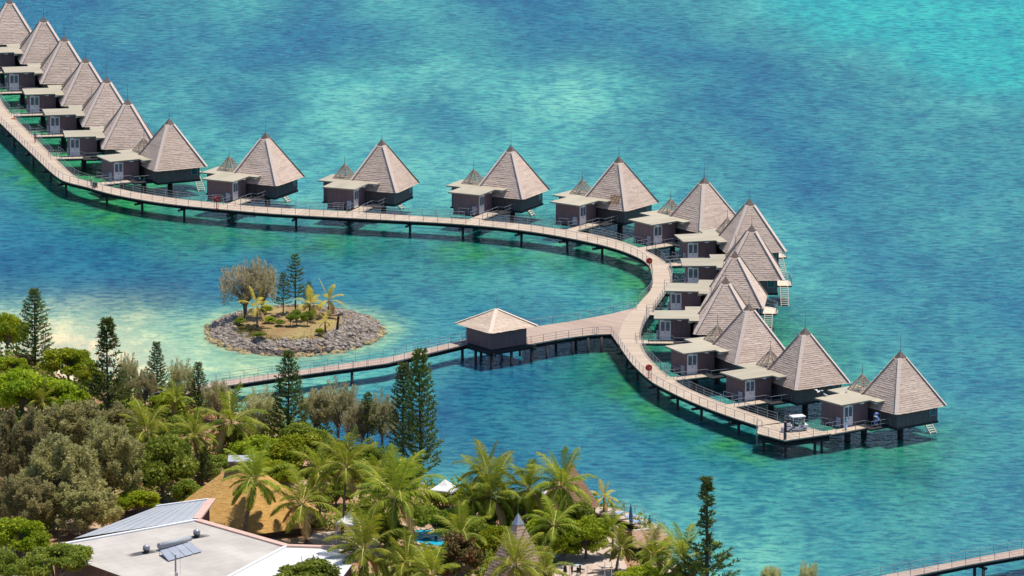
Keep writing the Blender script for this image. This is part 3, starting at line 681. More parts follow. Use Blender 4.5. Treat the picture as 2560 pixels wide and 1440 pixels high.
M['deep_leaf'] = leaf_mat('deep_green_leaf', (.19,.27,.025), (.38,.40,.06), (.12,.185,.02), .44, .9, .5)
M['olive_leaf'] = leaf_mat('olive_needles', (.31,.275,.10), (.55,.48,.22), (.235,.22,.075), .45, .8, .7)
M['pale_leaf'] = leaf_mat('pale_olive_needles', (.46,.43,.20), (.72,.66,.38), (.38,.37,.15), .52, .8, .7)
M['tan_leaf'] = leaf_mat('tan_needles', (.52,.46,.26), (.72,.63,.40), (.42,.38,.21), .5, .8, .7)
M['rust_leaf'] = leaf_mat('rusty_leaf', (.09,.11,.025), (.26,.20,.07), (.30,.11,.05), .3, 2.5, .5)
def leaf(mb, c, d, n, l, w, m=0, tip=.25):
    """one leaf: a narrow blade from c along d"""
    s = d.cross(n); s = s.normalized() if s.length > 1e-5 else Vector((1,0,0)); e = c + d*l
    mb.face([c - s*w*.5, c + s*w*.5, e + s*w*tip, e - s*w*tip], m)
def rdir(g): 
    z = g.uniform(-1,1); a = g.uniform(0,2*math.pi); r = math.sqrt(1-z*z); return Vector((r*math.cos(a), r*math.sin(a), z))
def palm_crown(seed, n=24, L=5.0, dry=2, wind=.5):
    g = random.Random(seed); mb = MB()
    for k in range(n):
        t = k/(n-1); az = k*2.39996 + g.uniform(-.25,.25)
        isdry = k >= n - dry
        el = R(82 - 100*t**.85 + g.uniform(-8,8)); l = L*g.uniform(.82,1.08)*(.8+.3*math.sin(math.pi*min(1,t+.25)))
        d = Vector((math.cos(az)*math.cos(el), math.sin(az)*math.cos(el), math.sin(el))); p = Vector((0,0,0)) + d*.15
        seg = 15; pts = [p.copy()]; dirs = [d.copy()]
        droop = .055 + .05*t + g.uniform(0,.03)
        for s in range(seg):
            d = (d + Vector((wind*.022, -.004, -droop*(.5+1.3*s/seg)))).normalized(); p = p + d*l/seg; pts.append(p.copy()); dirs.append(d.copy())
        for s in range(seg):
            a, b = pts[s], pts[s+1]; side = dirs[s].cross(Vector((0,0,1))); side = side.normalized() if side.length > .01 else Vector((1,0,0))
            wd = .07*(1-s/seg)+.02; mb.face([a-side*wd, a+side*wd, b+side*wd*.9, b-side*wd*.9], 2 if isdry else 1)
            for sub in range(3):
                f = (s+sub/3)/seg
                if f < .12: continue
                c = a.lerp(b, sub/3); ll = l*.27*math.sin(math.pi*min(1,(f-.06)*.95+.12))**.7*g.uniform(.85,1.1)
                for sg in (-1,1):
                    dd = (side*sg*.75 + dirs[s]*.75 + Vector((0,0,.10-.45*g.random()-.25*t))).normalized()
                    up = dirs[s].cross(dd)*sg
                    e = c + dd*ll*.55; dd2 = (dd + Vector((wind*.10,0,-.55))).normalized(); sv = dd.cross(up).normalized()
                    w = .085
                    i = len(mb.v); e2 = e + dd2*ll*.5
                    mb.v += [tuple(c-sv*w*.4), tuple(c+sv*w*.4), tuple(e+sv*w*.5), tuple(e-sv*w*.5), tuple(e2)]
                    mb.f += [(i,i+1,i+2,i+3),(i+3,i+2,i+4)]; mb.m += [2 if isdry else 0]*2
    for k in range(7):
        a = k*.9; mb.ball((.28*math.cos(a), .28*math.sin(a), -.25-.1*(k%2)), .15, 3, 6, 4)
    return mb
def palm_trunk(seed, lean):
    g = random.Random(seed); mb = MB(); pts = []; rad = []; n = 14
    for k in range(n+1):
        t = k/n; pts.append((lean*(t**1.6), .25*math.sin(t*3+seed), t)); rad.append(.17*(1-.45*t) + (.12*(1-t*8) if t < .125 else 0) + .012*(k % 2))
    mb.tube(pts, rad, 9, 0); return mb, Vector(pts[-1])
PALMS = [(palm_crown(11,24).mesh('palm_crown', [M['palm_leaf'], M['palm_rib'], M['palm_dry'], M['bark']]),) , (palm_crown(12,22,5.2,3).mesh('palm_crown', [M['palm_leaf'], M['palm_rib'], M['palm_dry'], M['bark']]),),
         (palm_crown(13,26,4.8,1).mesh('palm_crown', [M['palm_leaf'], M['palm_rib'], M['palm_dry'], M['bark']]),), (palm_crown(14,20,5.2,3).mesh('palm_crown', [M['palm_leaf'], M['palm_rib'], M['palm_dry'], M['bark']]),)]
YPALM = [palm_crown(21,11,4.6,1).mesh('palm_crown', [M['yellow_leaf'], M['palm_rib'], M['palm_dry'], M['bark']]), palm_crown(22,9,4.6,2).mesh('palm_crown', [M['yellow_leaf'], M['palm_rib'], M['palm_dry'], M['bark']])]
TRUNKS = []
for s_, ln in ((1,.0),(2,.55),(3,-.5),(4,1.5),(5,-1.1)):
    mb, tp = palm_trunk(s_, ln); TRUNKS.append((mb.mesh('trunk', M['bark'], True), tp))
def palm(u, vh, rpx, vbase, label, tr=0, cr=0, yellow=False, rz=None, group='coconut palms on the shore', z=ZG, name='palm_tree'):
    """u, vh: where the crown's heart shows; rpx: frond reach; vbase: foot of the trunk"""
    b = at(u, vbase, z); k = scl(b); me, tp = TRUNKS[tr]; h = (vbase - vh)/k/math.cos(R(12.5))
    T = thing(name, (b.x - tp.x, b.y - tp.y, z), label, 'palm tree', 0, group)
    t = link('trunk', me, T); t.scale = (1,1,h)
    c = link('crown', (YPALM[cr % 2] if yellow else PALMS[cr][0]), T, (tp.x, tp.y, h)); s = rpx/k/4.9; c.scale = (s,s,s)
    c.rotation_euler = (0,0, rz if rz is not None else (u*.37) % 6.28); return T
def pine_mesh(seed, H=12.0, whorls=20, base=.12, wide=2.3, top=.35, sparse=0.0, tight=.3, prof=None):
    """columnar pine: whorls of upswept branches clothed in needle ropes"""
    g = random.Random(seed); mb = MB(); tk = MB()
    tk.tube([(0,0,0),(.06,0,H*.3),(-.04,.05,H*.65),(0,0,H)], [.2,.15,.09,.02], 8)
    for k in range(whorls):
        f = k/(whorls-1); z = H*(base + (1-base)*f**.92) ; r = (wide*(1-f)**.75 + top)*g.uniform(.85,1.12); sp = sparse*(1.2-f if f < .75 else .15)
        if prof:
            for f1, r1, s1 in prof:
                if f <= f1: r = r1*g.uniform(.8,1.2); sp = s1; break
        nb = g.choice((5,6,6,7)); a0 = g.uniform(0,6.28)
        for j in range(nb):
            if g.random() < sp: continue
            a = a0 + j*6.283/nb + g.uniform(-.2,.2); rr = r*g.uniform(.75,1.1); n = max(3, int(rr*4.2)); 
            prev = Vector((0,0,z))
            for s in range(1, n+1):
                q = s/n; p = Vector((math.cos(a)*rr*q, math.sin(a)*rr*q, z + rr*(.06*q + tight*q*q)))
                if s % 2 == 1 or q > .4:
                    for _ in range(int(5 + 6*q)):
                        d = ((p-prev).normalized()*.75 + rdir(g)*.85 + Vector((0,0,.25))).normalized()
                        leaf(mb, p + rdir(g)*.07, d, rdir(g), g.uniform(.22,.42), .075, 0, .5)
                prev = p
            tk.tube([(0,0,z),(math.cos(a)*rr*.5, math.sin(a)*rr*.5, z+rr*(.03+.25*tight)),(math.cos(a)*rr*.9, math.sin(a)*rr*.9, z+rr*(.05+.8*tight))], [.035,.025,.012], 4, cap=False)
    return tk.mesh('trunk', M['pine_bark']), mb.mesh('crown', M['pine_leaf'])
PINES = [pine_mesh(1), pine_mesh(2, 12, 22, .1, 2.0, .45), pine_mesh(3, 12, 19, .14, 2.6, .35, .55), pine_mesh(4, 12, 24, .05, 1.7, .5, .12), pine_mesh(5, 12, 13, .28, 2.2, .5, .35, .2),
  pine_mesh(6, 12, 30, .03, tight=.35, prof=((.12,2.3,.35),(.22,2.0,.3),(.32,1.7,.35),(.40,1.2,.5),(.55,.40,.55),(.74,.55,.55),(.84,.48,.35),(.93,.38,.2),(1.01,.26,.1))),
  pine_mesh(7, 12, 30, .05, tight=.3, prof=((.15,2.5,.05),(.30,2.3,.1),(.42,1.9,.15),(.5,1.3,.3),(.66,.9,.3),(.85,.75,.25),(.95,.55,.05),(1.01,.35,0)))]
def pine(u, vt, vb, wpx, label, k=0, z=ZG, group='columnar pines on the shore'):
    b = at(u, vb, z); s = scl(b); h = (vb-vt)/s/math.cos(R(12.3)); sw = wpx/s/4.6
    T = thing('pine_tree', b, label, 'pine tree', (u*.7) % 6.28, group)
    for nm, me in zip(('trunk','crown'), PINES[k]):
        o = link(nm, me, T); o.scale = (sw, sw, h/12.0)
    return T
def bush_mesh(seed, mt, clumps=34, per=230, lsz=.085, flat=.75, trunk=True):
    """broad crown of radius 1: leaf clumps on limbs, with gaps between them"""
    g = random.Random(seed); mb = MB(); tk = MB(); cs = []
    for k in range(clumps):
        d = rdir(g); d.z = d.z if d.z > -.35 else -d.z*.8; r = g.uniform(.5,.84); c = Vector((d.x*r, d.y*r, d.z*r - .08)); cs.append((c, g.uniform(.20,.38)))
    for c, r in cs:
        for _ in range(int(per*(r/.28)**2)):
            d = rdir(g); d.z = d.z*.8+.15; q = r*(g.uniform(.35,1.0)**.5); p = c + Vector((d.x*q, d.y*q, d.z*q*.75))
            leaf(mb, p, (rdir(g)+Vector((0,0,.15))+d*.4).normalized(), (d + rdir(g)*.7), lsz*g.uniform(.7,1.3), lsz*.75, 0, .35)
        tk.tube([(0,0,-.75), (c.x*.35, c.y*.35, -.2+c.z*.3), tuple(c)], [.05,.03,.008], 5, cap=False)
    tk.tube([(0,0,-1.3),(0,0,-.7)], [.065,.05], 7, cap=False)
    return tk.mesh('trunk', M['grey_bark']), mb.mesh('crown', mt)
BUSH = {'green': [bush_mesh(31, M['green_leaf']), bush_mesh(32, M['green_leaf'], 38, 220)], 'deep': [bush_mesh(33, M['deep_leaf'], 36), bush_mesh(36, M['deep_leaf'], 32, 260)], 'rust': [bush_mesh(34, M['rust_leaf'], 26, 200, .11)]}
def broadleaf(u, v, wpx, hpx, label, kind='green', k=0, z=ZG, zc=None, group='broadleaf trees among the palms', name='broadleaf_tree'):
    """u, v: middle of the crown as seen"""
    s0 = 19.6; rx = wpx/2/s0; rz = hpx/2/s0*1.02; zc = zc if zc is not None else z + rz*.85
    c = at(u, v, zc); 
    T = thing(name, (c.x, c.y, z), label, 'tree', (u*.53+v) % 6.28, group); tk, cr = BUSH[kind][k % len(BUSH[kind])]
    o = link('trunk', tk, T, (0,0,zc-z)); o.scale = (rx, rx, (zc-z)/1.3); o = link('crown', cr, T, (0,0,zc-z)); o.scale = (rx*1.05, rx*1.05, rz*1.1); return T
def casuarina_mesh(seed, mt, puffs=74, per=210, up=.5, lsz=.12, w=.024, airy=0.0):
    """feathery crown of radius 1: upswept plumes of thin needles, each on its own limb"""
    g = random.Random(seed); mb = MB(); tk = MB()
    for k in range(puffs):
        d = rdir(g); d.z = d.z if d.z > -.45 else -d.z; r = g.uniform(.45,.86)*(1 - airy*.2); e = Vector((d.x*r, d.y*r, d.z*r*.95 - .05)); pr = g.uniform(.13,.24); s = Vector((e.x*.4, e.y*.4, min(e.z, .1)*.6 - .35))
        tk.tube([(e.x*.05,e.y*.05,-.95), s, s.lerp(e,.6), e], [.03,.02,.012,.004], 4, cap=False)
        ax = (Vector((d.x*.7,d.y*.7,.9+d.z*.3))).normalized(); pl = pr*g.uniform(1.8,3.2)
        for t in range(per):
            f = g.random(); o = rdir(g); o -= ax*o.dot(ax); q = pr*(1-.75*f)*g.random()**.5; p = e + ax*(f-.35)*pl + o*q
            leaf(mb, p, (ax*up + o*.9 + rdir(g)*.6).normalized(), rdir(g), lsz*g.uniform(.5,1.1)*(1.1-.5*f), w, 0, .4)
    for a in (0,2.1,4.2): tk.tube([(.02*math.cos(a),.02*math.sin(a),-1.6),(.06*math.cos(a),.06*math.sin(a),-.95),(.22*math.cos(a),.22*math.sin(a),-.4)], [.035,.028,.018], 6, cap=False)
    return tk.mesh('trunk', M['grey_bark']), mb.mesh('crown', mt)
CAS = {'pale': [casuarina_mesh(45, M['pale_leaf'], 70, 120, .8), casuarina_mesh(46, M['pale_leaf'], 60, 120, .9)], 'olive': [casuarina_mesh(41, M['olive_leaf']), casuarina_mesh(42, M['olive_leaf'], 80)], 'tan': [casuarina_mesh(43, M['tan_leaf'], 62, 46, .9, .13, .03, .1), casuarina_mesh(44, M['tan_leaf'], 60, 70, 1.0, .15, .03, .2)]}
def casuarina(u, v, wpx, hpx, label, kind='olive', k=0, z=ZG, zc=None, group='feathery casuarinas on the shore'):
    s0 = 19.4; rx = wpx/2/s0; rz = hpx/2/s0*1.02; zc = zc if zc is not None else z + rz*.9; c = at(u, v, zc)
    T = thing('casuarina_tree', (c.x, c.y, z), label, 'tree', (u*.41+v*.2) % 6.28, group); tk, cr = CAS[kind][k % 2]
    o = link('trunk', tk, T, (0,0,zc-z)); o.scale = (rx, rx, (zc-z)/1.6); o = link('crown', cr, T, (0,0,zc-z)); o.scale = (rx*1.08, rx*1.08, rz*1.08); return T
# ---- pines
pine(88,728,925,96,'dark pine by the pale beach, highest tree at the left edge of the photo',0)
pine(271,803,1085,128,'tall sparse topped pine in front of the pale shallows, left of the islet',6)
pine(393,860,1015,62,'slim dense pine between grey casuarinas, left of the bridge\'s shore end',1)
pine(497,910,1045,58,'small pine just left of where the bridge meets the shore',1)
pine(722,884,1110,100,'dense conical pine standing in front of the bridge span',0)
pine(1008,914,1140,82,'shorter of the twin pines left of the open water',3)
pine(1051,882,1195,112,'taller of the twin pines, its right side against open blue water',3)
pine(920,985,1125,66,'thin ragged pine among casuarinas, left of the twin pines',2)
pine(1766,1199,1490,150,'lone pine with bare gaps and a dense tip, in front of the lower right water',5)
pine(506,1120,1215,70,'low dark pine behind the cap of the big thatched hall',1)
# ---- casuarinas
for a in ((60,1150,170,240,'big olive casuarina at the left edge, tallest of its clump',0),(185,1090,190,170,'olive casuarina at the back of the left clump, below the bright shrubs',1),(150,1210,210,220,'broad olive casuarina in the middle of the left clump',0),
          (275,1170,170,220,'olive casuarina at the right side of the left clump',1),(60,1270,150,150,'olive casuarina low at the left edge above the lime green tree',1),(215,1280,170,130,'olive casuarina leaning over the grey metal roof',0),(300,1075,140,130,'small olive casuarina under the sparse topped pine',0),
          (322,955,64,140,'narrow grey casuarina right of the sparse topped pine',1),(362,975,70,110,'grey casuarina left of the slim dense pine',0),(455,965,86,130,'greyish casuarina between the two small pines near the bridge end',1),(545,1005,90,110,'casuarina at the foot of the bridge\'s shore end',0),
          (655,1040,110,130,'casuarina left of the conical pine',1),(790,1035,110,130,'casuarina right of the conical pine',0),(845,1030,120,150,'widest casuarina, under the middle of the bridge span',1),(905,1065,100,130,'casuarina around the thin ragged pine',0),(955,1055,90,140,'casuarina left of the twin pines',1),
          (1930,1452,60,70,'wispy casuarina top at the bottom edge, left one of two',0),(2020,1450,60,80,'wispy casuarina top at the bottom edge, nearer the corner bridge',1)):
    casuarina(a[0],a[1],a[2],a[3],a[4],'pale' if a[0] > 310 else 'olive',a[5])
# ---- broadleaf
for a in ((18,835,120,130,'lime green tree on the shore at the left edge, left of the dark pine','green',0),(170,915,140,110,'lime green tree in front of the pale beach','green',1),(55,985,170,150,'large lime green tree below the dark pine at the left edge','green',0),(150,1000,150,120,'lime green tree left of the sparse topped pine\'s foot','green',1),(225,950,80,80,'small lime green tree touching the sparse topped pine','green',0),(30,920,90,70,'lime green bush beside the pink shrub','green',1),
          (405,1175,180,190,'round deep green tree left of the big thatched hall','deep',0),(360,1140,110,110,'deep green tree squeezed between casuarinas and the round tree','deep',1),(440,1075,90,80,'deep green bush under the upright palm','deep',0),
          (650,1135,140,110,'bright green tree behind the thatched hall\'s cap','green',0),(735,1140,150,120,'bright green tree right behind the thatched hall','green',1),(810,1130,130,110,'bright green tree below the widest casuarina','deep',1),(590,1090,110,90,'deep green bush below the palm by the bridge','deep',1),(900,1150,110,90,'deep green bush left of the twin pines\' feet','deep',0),
          (300,1030,120,80,'lime green bush at the foot of the sparse topped pine','green',0),(345,1258,110,70,'bright green bush at the back corner of the grey roof slope','green',1),(475,1235,90,90,'deep green bush at the left rim of the thatched hall','deep',0),(535,1165,90,70,'deep green bush behind the low dark pine','deep',1),(612,1170,90,60,'green bush right behind the hall\'s grey cap','green',0),(690,1185,110,80,'green bush behind the palm with the curved trunk','green',1),(860,1185,90,80,'green bush between the two half hidden palms','green',0),(760,1090,120,80,'deep green thicket under the conical pine','deep',0),(1010,1190,110,90,'deep green thicket at the twin pines\' feet','deep',1),(1260,1290,90,90,'green bush between the tall palm pair and the upright palm','green',0),(1180,1275,90,80,'deep green bush left of the tall palm pair','deep',1),(1290,1340,70,80,'dark bush behind the cone roof','deep',0),(1410,1370,90,80,'green bush over the small pool end','green',1),(420,1010,90,70,'green bush below the slim dense pine','green',0),(90,1080,120,80,'lime green bush above the left casuarina clump','green',1),
          (48,1350,130,120,'lime green tree beside the left end of the white roof','green',1),(140,1405,160,110,'deep green tree at the bottom left corner of the white roof','deep',1),(15,1420,90,90,'green bush in the bottom left corner','deep',0),(768,1440,140,90,'round dark green tree poking up before the bright white roof','deep',0),
          (1140,1395,120,110,'rust tinged dark bush below the swimming pool','rust',0),(1115,1245,110,70,'bright bush beside the white sunshade on the beach','green',0),(1090,1300,110,100,'leafy tree shading the far side of the pool','deep',1),(1235,1352,80,80,'lime green bush left of the grey capped cone roof','green',1),(1195,1330,80,90,'dark tree behind the pool, under the tall twin palms','deep',0),
          (1330,1275,100,90,'green tree right behind the cone roof\'s tip','green',0),(1375,1340,120,110,'green tree right of the cone roof','green',1),(1465,1345,120,120,'round green tree above the two people in dark clothes','green',0),(1440,1290,100,90,'green tree below the palm by the brown cone','deep',0),(1505,1320,60,90,'small green tree beside the sandy path','deep',1),(1330,1395,70,90,'dark bush beside the lower right of the cone roof','deep',1),
          (1600,1450,120,70,'lime green bush at the bottom edge below the thatched hut','green',0),(1690,1460,110,60,'lime green bush at the bottom edge under the rightmost palm','green',1),(985,1335,90,90,'dark tree behind the lower left palms','deep',0),(840,1235,100,80,'green bush behind the white garden pavilion','deep',1),(925,1300,80,80,'green bush right of the white garden pavilion','green',1)):
    broadleaf(*a[:6], k=a[6], zc=(8.0 if a[:2] in ((48,1350),(140,1405),(15,1420),(768,1440)) else None))
# ---- palms
for a in ((366,1082,92,1185,'upright palm with pale glinting fronds, left of the round green tree',0,0),(487,1092,72,1215,'palm with a dark reddish trunk right of the round green tree',2,2),(580,1058,100,1150,'tall palm in front of the bridge\'s shore end',0,3),(440,1000,50,1060,'small palm behind the casuarinas near the bridge end',1,0),(105,1005,55,1060,'short palm sunk in the lime green trees at the left',0,1),
          (640,1205,104,1356,'palm with a curved trunk in front of the thatched hall',3,0),(756,1262,108,1362,'palm standing at the right edge of the thatched hall',2,3),(868,1170,104,1345,'palm behind the white garden pavilion',1,1),(990,1244,138,1380,'widest palm, in the middle between the pavilion and the pool',0,2),
          (1229,1243,118,1335,'tall palm left of the grey capped cone roof, front one of the pair',0,0),(1214,1182,92,1320,'tall palm left of the grey capped cone roof, back one of the pair',1,3),(1322,1225,84,1330,'palm with stiff upright fronds left of the brown cone',1,1),(1402,1218,104,1345,'palm before the brown cone at the water\'s edge',2,2),(1384,1315,88,1400,'low palm above the green tree right of the cone roof',1,3),
          (1290,1412,104,1560,'palm growing in front of the grey capped cone roof',0,1),(912,1378,120,1480,'large palm at the bottom edge right of the bright white roof',2,0),(1020,1415,96,1490,'bottom edge palm below the pool\'s left end',1,2),(1152,1340,88,1420,'palm over the white pool bridge',0,3),(1552,1372,62,1432,'palm left of the thatched hut, bare trunk showing',1,2),
          (1532,1318,46,1390,'small upright palm by the sandy path',0,1),(1632,1388,74,1450,'bushy palm in front of the thatched hut',1,0),(1708,1402,104,1480,'rightmost palm, beside the lone pine',2,1),(1180,1250,70,1340,'half hidden palm left of the tall pair',2,0),(800,1180,80,1320,'half hidden palm right behind the thatched hall',0,1),(945,1205,80,1330,'half hidden palm left of the widest palm',2,3),
          (1360,1430,80,1500,'bottom edge palm right of the cone roof palm',2,3),(1080,1440,90,1520,'bottom edge palm under the rust tinged bush',0,0)):
    palm(*a[:5], tr=a[5], cr=a[6])
palm(1510,1245,50,1300,'small yellow palm at the land end of the curved sun deck',0,0,True)
palm(1665,1368,46,1420,'small yellowish palm right of the thatched hut',0,1,True)
# ------------------------------------------------------------------ the islet in the lagoon
ic = at(738,829,.55); irx, iry = 12.6, 16.0
M['rock'] = mat('grey_rock', (.17,.135,.11), (.43,.36,.295), 1.6, .9, .6, 5)
M['rock_wet'] = mat('ochre_rock', (.30,.22,.10), (.46,.36,.19), 1.6, .8, .6, 5)
def islet():
    V = [(0,0,1.35)]; F = []; n = 64; rings = [(.18,1.4),(.36,1.45),(.52,1.4),(.66,1.3),(.8,.75),(.93,.05),(1.05,-1.0)]
    for r, z in rings:
        for k in range(n):
            a = 2*math.pi*k/n; q = r*(1+.03*math.sin(3*a+1)+.02*math.sin(7*a)); V.append((irx*q*math.cos(a), iry*q*math.sin(a), z + .08*math.sin(5*a+r*9)))
    for k in range(n): F.append((0, 1+k, 1+(k+1)%n))
    for r in range(len(rings)-1):
        for k in range(n): F.append((1+r*n+k, 1+(r+1)*n+k, 1+(r+1)*n+(k+1)%n, 1+r*n+(k+1)%n))
    me = bpy.data.meshes.new('islet_ground'); me.from_pydata(V, [], F); me.polygons.foreach_set('use_smooth', [True]*len(F))
    m = mat('islet_soil', (.25,.14,.065), (.33,.25,.10), .35, .95); me.materials.append(m)
    o = link('ground', me, None, (ic.x, ic.y, .55)); o['kind'] = 'structure'
islet()
rg = random.Random(8)
def rock_mesh(seed, mt):
    g = random.Random(seed); mb = MB(); mb.ball((0,0,0), (1,.85,.7), 0, 7, 5, .22, g); return mb.mesh('boulder', mt)
ROCKS = [rock_mesh(k, M['rock']) for k in range(5)]; WET = [rock_mesh(k+9, M['rock_wet']) for k in range(3)]
M['rock_damp'] = mat('damp_rock', (.06,.05,.045), (.17,.135,.11), 1.6, .6, .6, 5); DAMP = [rock_mesh(k+19, M['rock_damp']) for k in range(3)]
spots = []
for k in range(2400):
    a = rg.uniform(0,6.283); r = rg.uniform(.70,1.03) if math.sin(a) < .3 else rg.uniform(.74,.99); 
    if math.cos(a) > .45 and math.sin(a) > -.8: r = rg.uniform(.55,1.0)
    z = .55 + (1.25 if r < .68 else 1.25 - (r-.68)/.3*1.25); spots.append((ic.x+irx*r*math.cos(a), ic.y+iry*r*math.sin(a), z, rg.choice((.17,.23,.3,.38,.56))*rg.uniform(.8,1.15), rg.uniform(0,6.28), r))
spots.sort(key=lambda s: s[1]); near_ = spots[:230]; rest = spots[230:]
for (x,y,z,s,a,r) in near_:
    o = link('boulder', (WET if r > .975 else DAMP if r > .90 else ROCKS)[rg.randrange(3)], None, (x,y,z)); o.scale = (s*1.1, s, s*rg.uniform(.8,1.2)); o.rotation_euler = (rg.uniform(-.4,.4), rg.uniform(-.4,.4), a)
    tag(o, 'ochre stained boulder at the waterline of the islet' if r > .975 else 'dark damp boulder low on the rubble bank of the islet' if r > .90 else 'grey boulder in the rubble bank around the islet', 'boulder', 'waterline boulders of the islet' if r > .975 else 'damp boulders of the islet' if r > .90 else 'grey boulders around the islet')
mb = MB()
for (x,y,z,s,a,r) in rest:
    i = len(mb.v); mb.ball((x-ic.x,y-ic.y,z), (s*1.1,s,s*.8), 1 if r > .965 else 0, 7, 5, .22, rg)
o = mb.build('rubble_bank', [M['rock'], M['rock_wet']], None, False, (ic.x, ic.y, 0)); tag(o, 'grey rubble bank on the far side of the islet', 'rocks', None, 'stuff')
M['grass'] = leaf_mat('dry_grass', (.14,.20,.03), (.30,.28,.07), (.34,.22,.09), .3, .6)
mb = MB()
for k in range(9000):
    a = rg.uniform(0,6.283); r = math.sqrt(rg.random())*.74; 
    if rg.random() < .35: a, r = 3.9+rg.gauss(0,.25), .62+rg.gauss(0,.07)
    p = Vector((irx*r*math.cos(a), iry*r*math.sin(a), 1.8)); leaf(mb, p, (Vector((0,0,.9))+rdir(rg)*.8).normalized(), rdir(rg), rg.uniform(.10,.3), .09)
o = mb.build('dry_grass', M['grass'], None, False, (ic.x, ic.y, 0)); tag(o, 'thin dry grass on the soil of the islet', 'grass', None, 'stuff')
ZI = 1.95
casuarina(612,722,150,140,'wispy tan casuarina on the islet, the widest plant there','tan',0,ZI,6.2,'plants on the islet')
casuarina(655,718,90,150,'thin tan casuarina behind the widest one on the islet','tan',1,ZI,6.4,'plants on the islet')
pine(739,640,782,52,'tallest slim pine on the islet',4,ZI,'plants on the islet'); pine(708,685,790,44,'middle sized pine left of the tallest one on the islet',4,ZI,'plants on the islet'); pine(773,707,790,36,'shortest pine on the islet, right of the tallest one',4,ZI,'plants on the islet')
palm(643,768,58,818,'yellow palm in front of the islet\'s casuarina',0,0,True,0.3,'plants on the islet',ZI)
palm(822,752,60,790,'yellow palm at the right back of the islet',0,1,True,0.9,'plants on the islet',ZI); palm(776,762,54,800,'yellow green palm in the middle of the islet',0,0,True,2.2,'plants on the islet',ZI); palm(813,804,34,832,'small yellow palm at the right front of the islet',0,1,True,3.1,'plants on the islet',ZI)
broadleaf(741,790,44,40,'rounded green shrub tree on the islet, the front one','deep',0,ZI,3.4,'plants on the islet'); broadleaf(768,790,34,38,'green shrub tree right of the front one on the islet','deep',1,ZI,3.4,'plants on the islet'); broadleaf(726,795,26,28,'small green shrub tree left of the front one on the islet','deep',0,ZI,3.1,'plants on the islet')
for a in ((600,802,34,22,'low green bush under the islet\'s wispy tree',0),(672,800,40,22,'low green bush beside the yellow palm on the islet',1),(648,836,38,16,'low green bush among the front rocks of the islet',0),(800,828,26,18,'low green bush beside the leaning post on the islet',1),(700,806,30,18,'low green bush in the middle of the islet',0),(665,775,36,30,'green bush at the back of the islet',1)): broadleaf(a[0],a[1],a[2],a[3],a[4],'green' if a[5] else 'deep',a[5],ZI,2.5,'plants on the islet','bush')
b = at(842,835,1.5); T = tag(MB().build('x', M['dark']), None)
bpy.data.objects.remove(T)
mb = MB(); mb.tube([(0,0,-.3),(.1,0,1.2),(.26,0,2.5)], [.20,.19,.16], 9); mb.tube([(.26,0,2.5),(.28,0,2.62)], [.21,.12], 9); tag(mb.build('mooring_post', M['dark'], None, True, b), 'dark leaning post among the rocks on the islet', 'post')
# ------------------------------------------------------------------ thatched hall
M['hall_thatch'] = mat('golden_thatch', (.46,.25,.07), (.58,.34,.11), 1.1, .95, .4, 14, stretch=(1,1,3))
M['terracotta'] = mat('terracotta_edge', (.55,.35,.28), (.62,.42,.34), 1.5, .8)
M['greyroof'] = mat('grey_roof_sheet', (.35,.36,.375), (.40,.41,.415), .3, .6)
M['whiteroof'] = mat('white_roof_tiles', (.43,.385,.335), (.54,.49,.43), .25, .7, .2, 3)
M['brightroof'] = mat('bright_white_roof', (.62,.60,.57), (.66,.645,.62), .4, .6)  # right slope's sunlit brightness is put into the base colour
M['whitetrim'] = mat('white_flashing', (.76,.75,.73), None, rough=.6)
def soot_mat():
    m, nt, N, L, B = _new('roof_soot'); B.inputs['Base Color'].default_value = (.09,.085,.085,1); B.inputs['Roughness'].default_value = .95
    tc = N.new('ShaderNodeTexCoord'); mp = N.new('ShaderNodeMapping'); mp.inputs['Location'].default_value = (-1,-1,0); mp.inputs['Scale'].default_value = (2,2,0); L.new(tc.outputs['Generated'], mp.inputs[0])
    g = N.new('ShaderNodeTexGradient'); g.gradient_type = 'SPHERICAL'; L.new(mp.outputs[0], g.inputs[0])
    n = N.new('ShaderNodeTexNoise'); n.inputs['Scale'].default_value = 1.6; n.inputs['Detail'].default_value = 4; L.new(tc.outputs['Object'], n.inputs[0])
    a = N.new('ShaderNodeMath'); a.operation = 'MULTIPLY'; L.new(g.outputs['Fac'], a.inputs[0]); L.new(n.outputs[0], a.inputs[1])
    b = N.new('ShaderNodeMapRange'); b.inputs[1].default_value = .02; b.inputs[2].default_value = .26; b.inputs[4].default_value = .85; L.new(a.outputs[0], b.inputs[0])
    t = N.new('ShaderNodeBsdfTransparent'); x = N.new('ShaderNodeMixShader'); L.new(b.outputs[0], x.inputs[0]); L.new(t.outputs[0], x.inputs[1]); L.new(B.outputs[0], x.inputs[2]); L.new(x.outputs[0], N['Material Output'].inputs[0]); return m
M['soot'] = soot_mat()
M['buffwall'] = mat('brown_render', (.17,.105,.075), (.23,.15,.11), 1, .9)
hc = at(606,1289,2.6)
T = thing('thatched_hall', (hc.x, hc.y, ZG), 'big golden thatched hall with a grey topped box at its peak', 'hall', .15)
N8 = 8; hr = 10.2; mb = MB(); rg2 = random.Random(2)
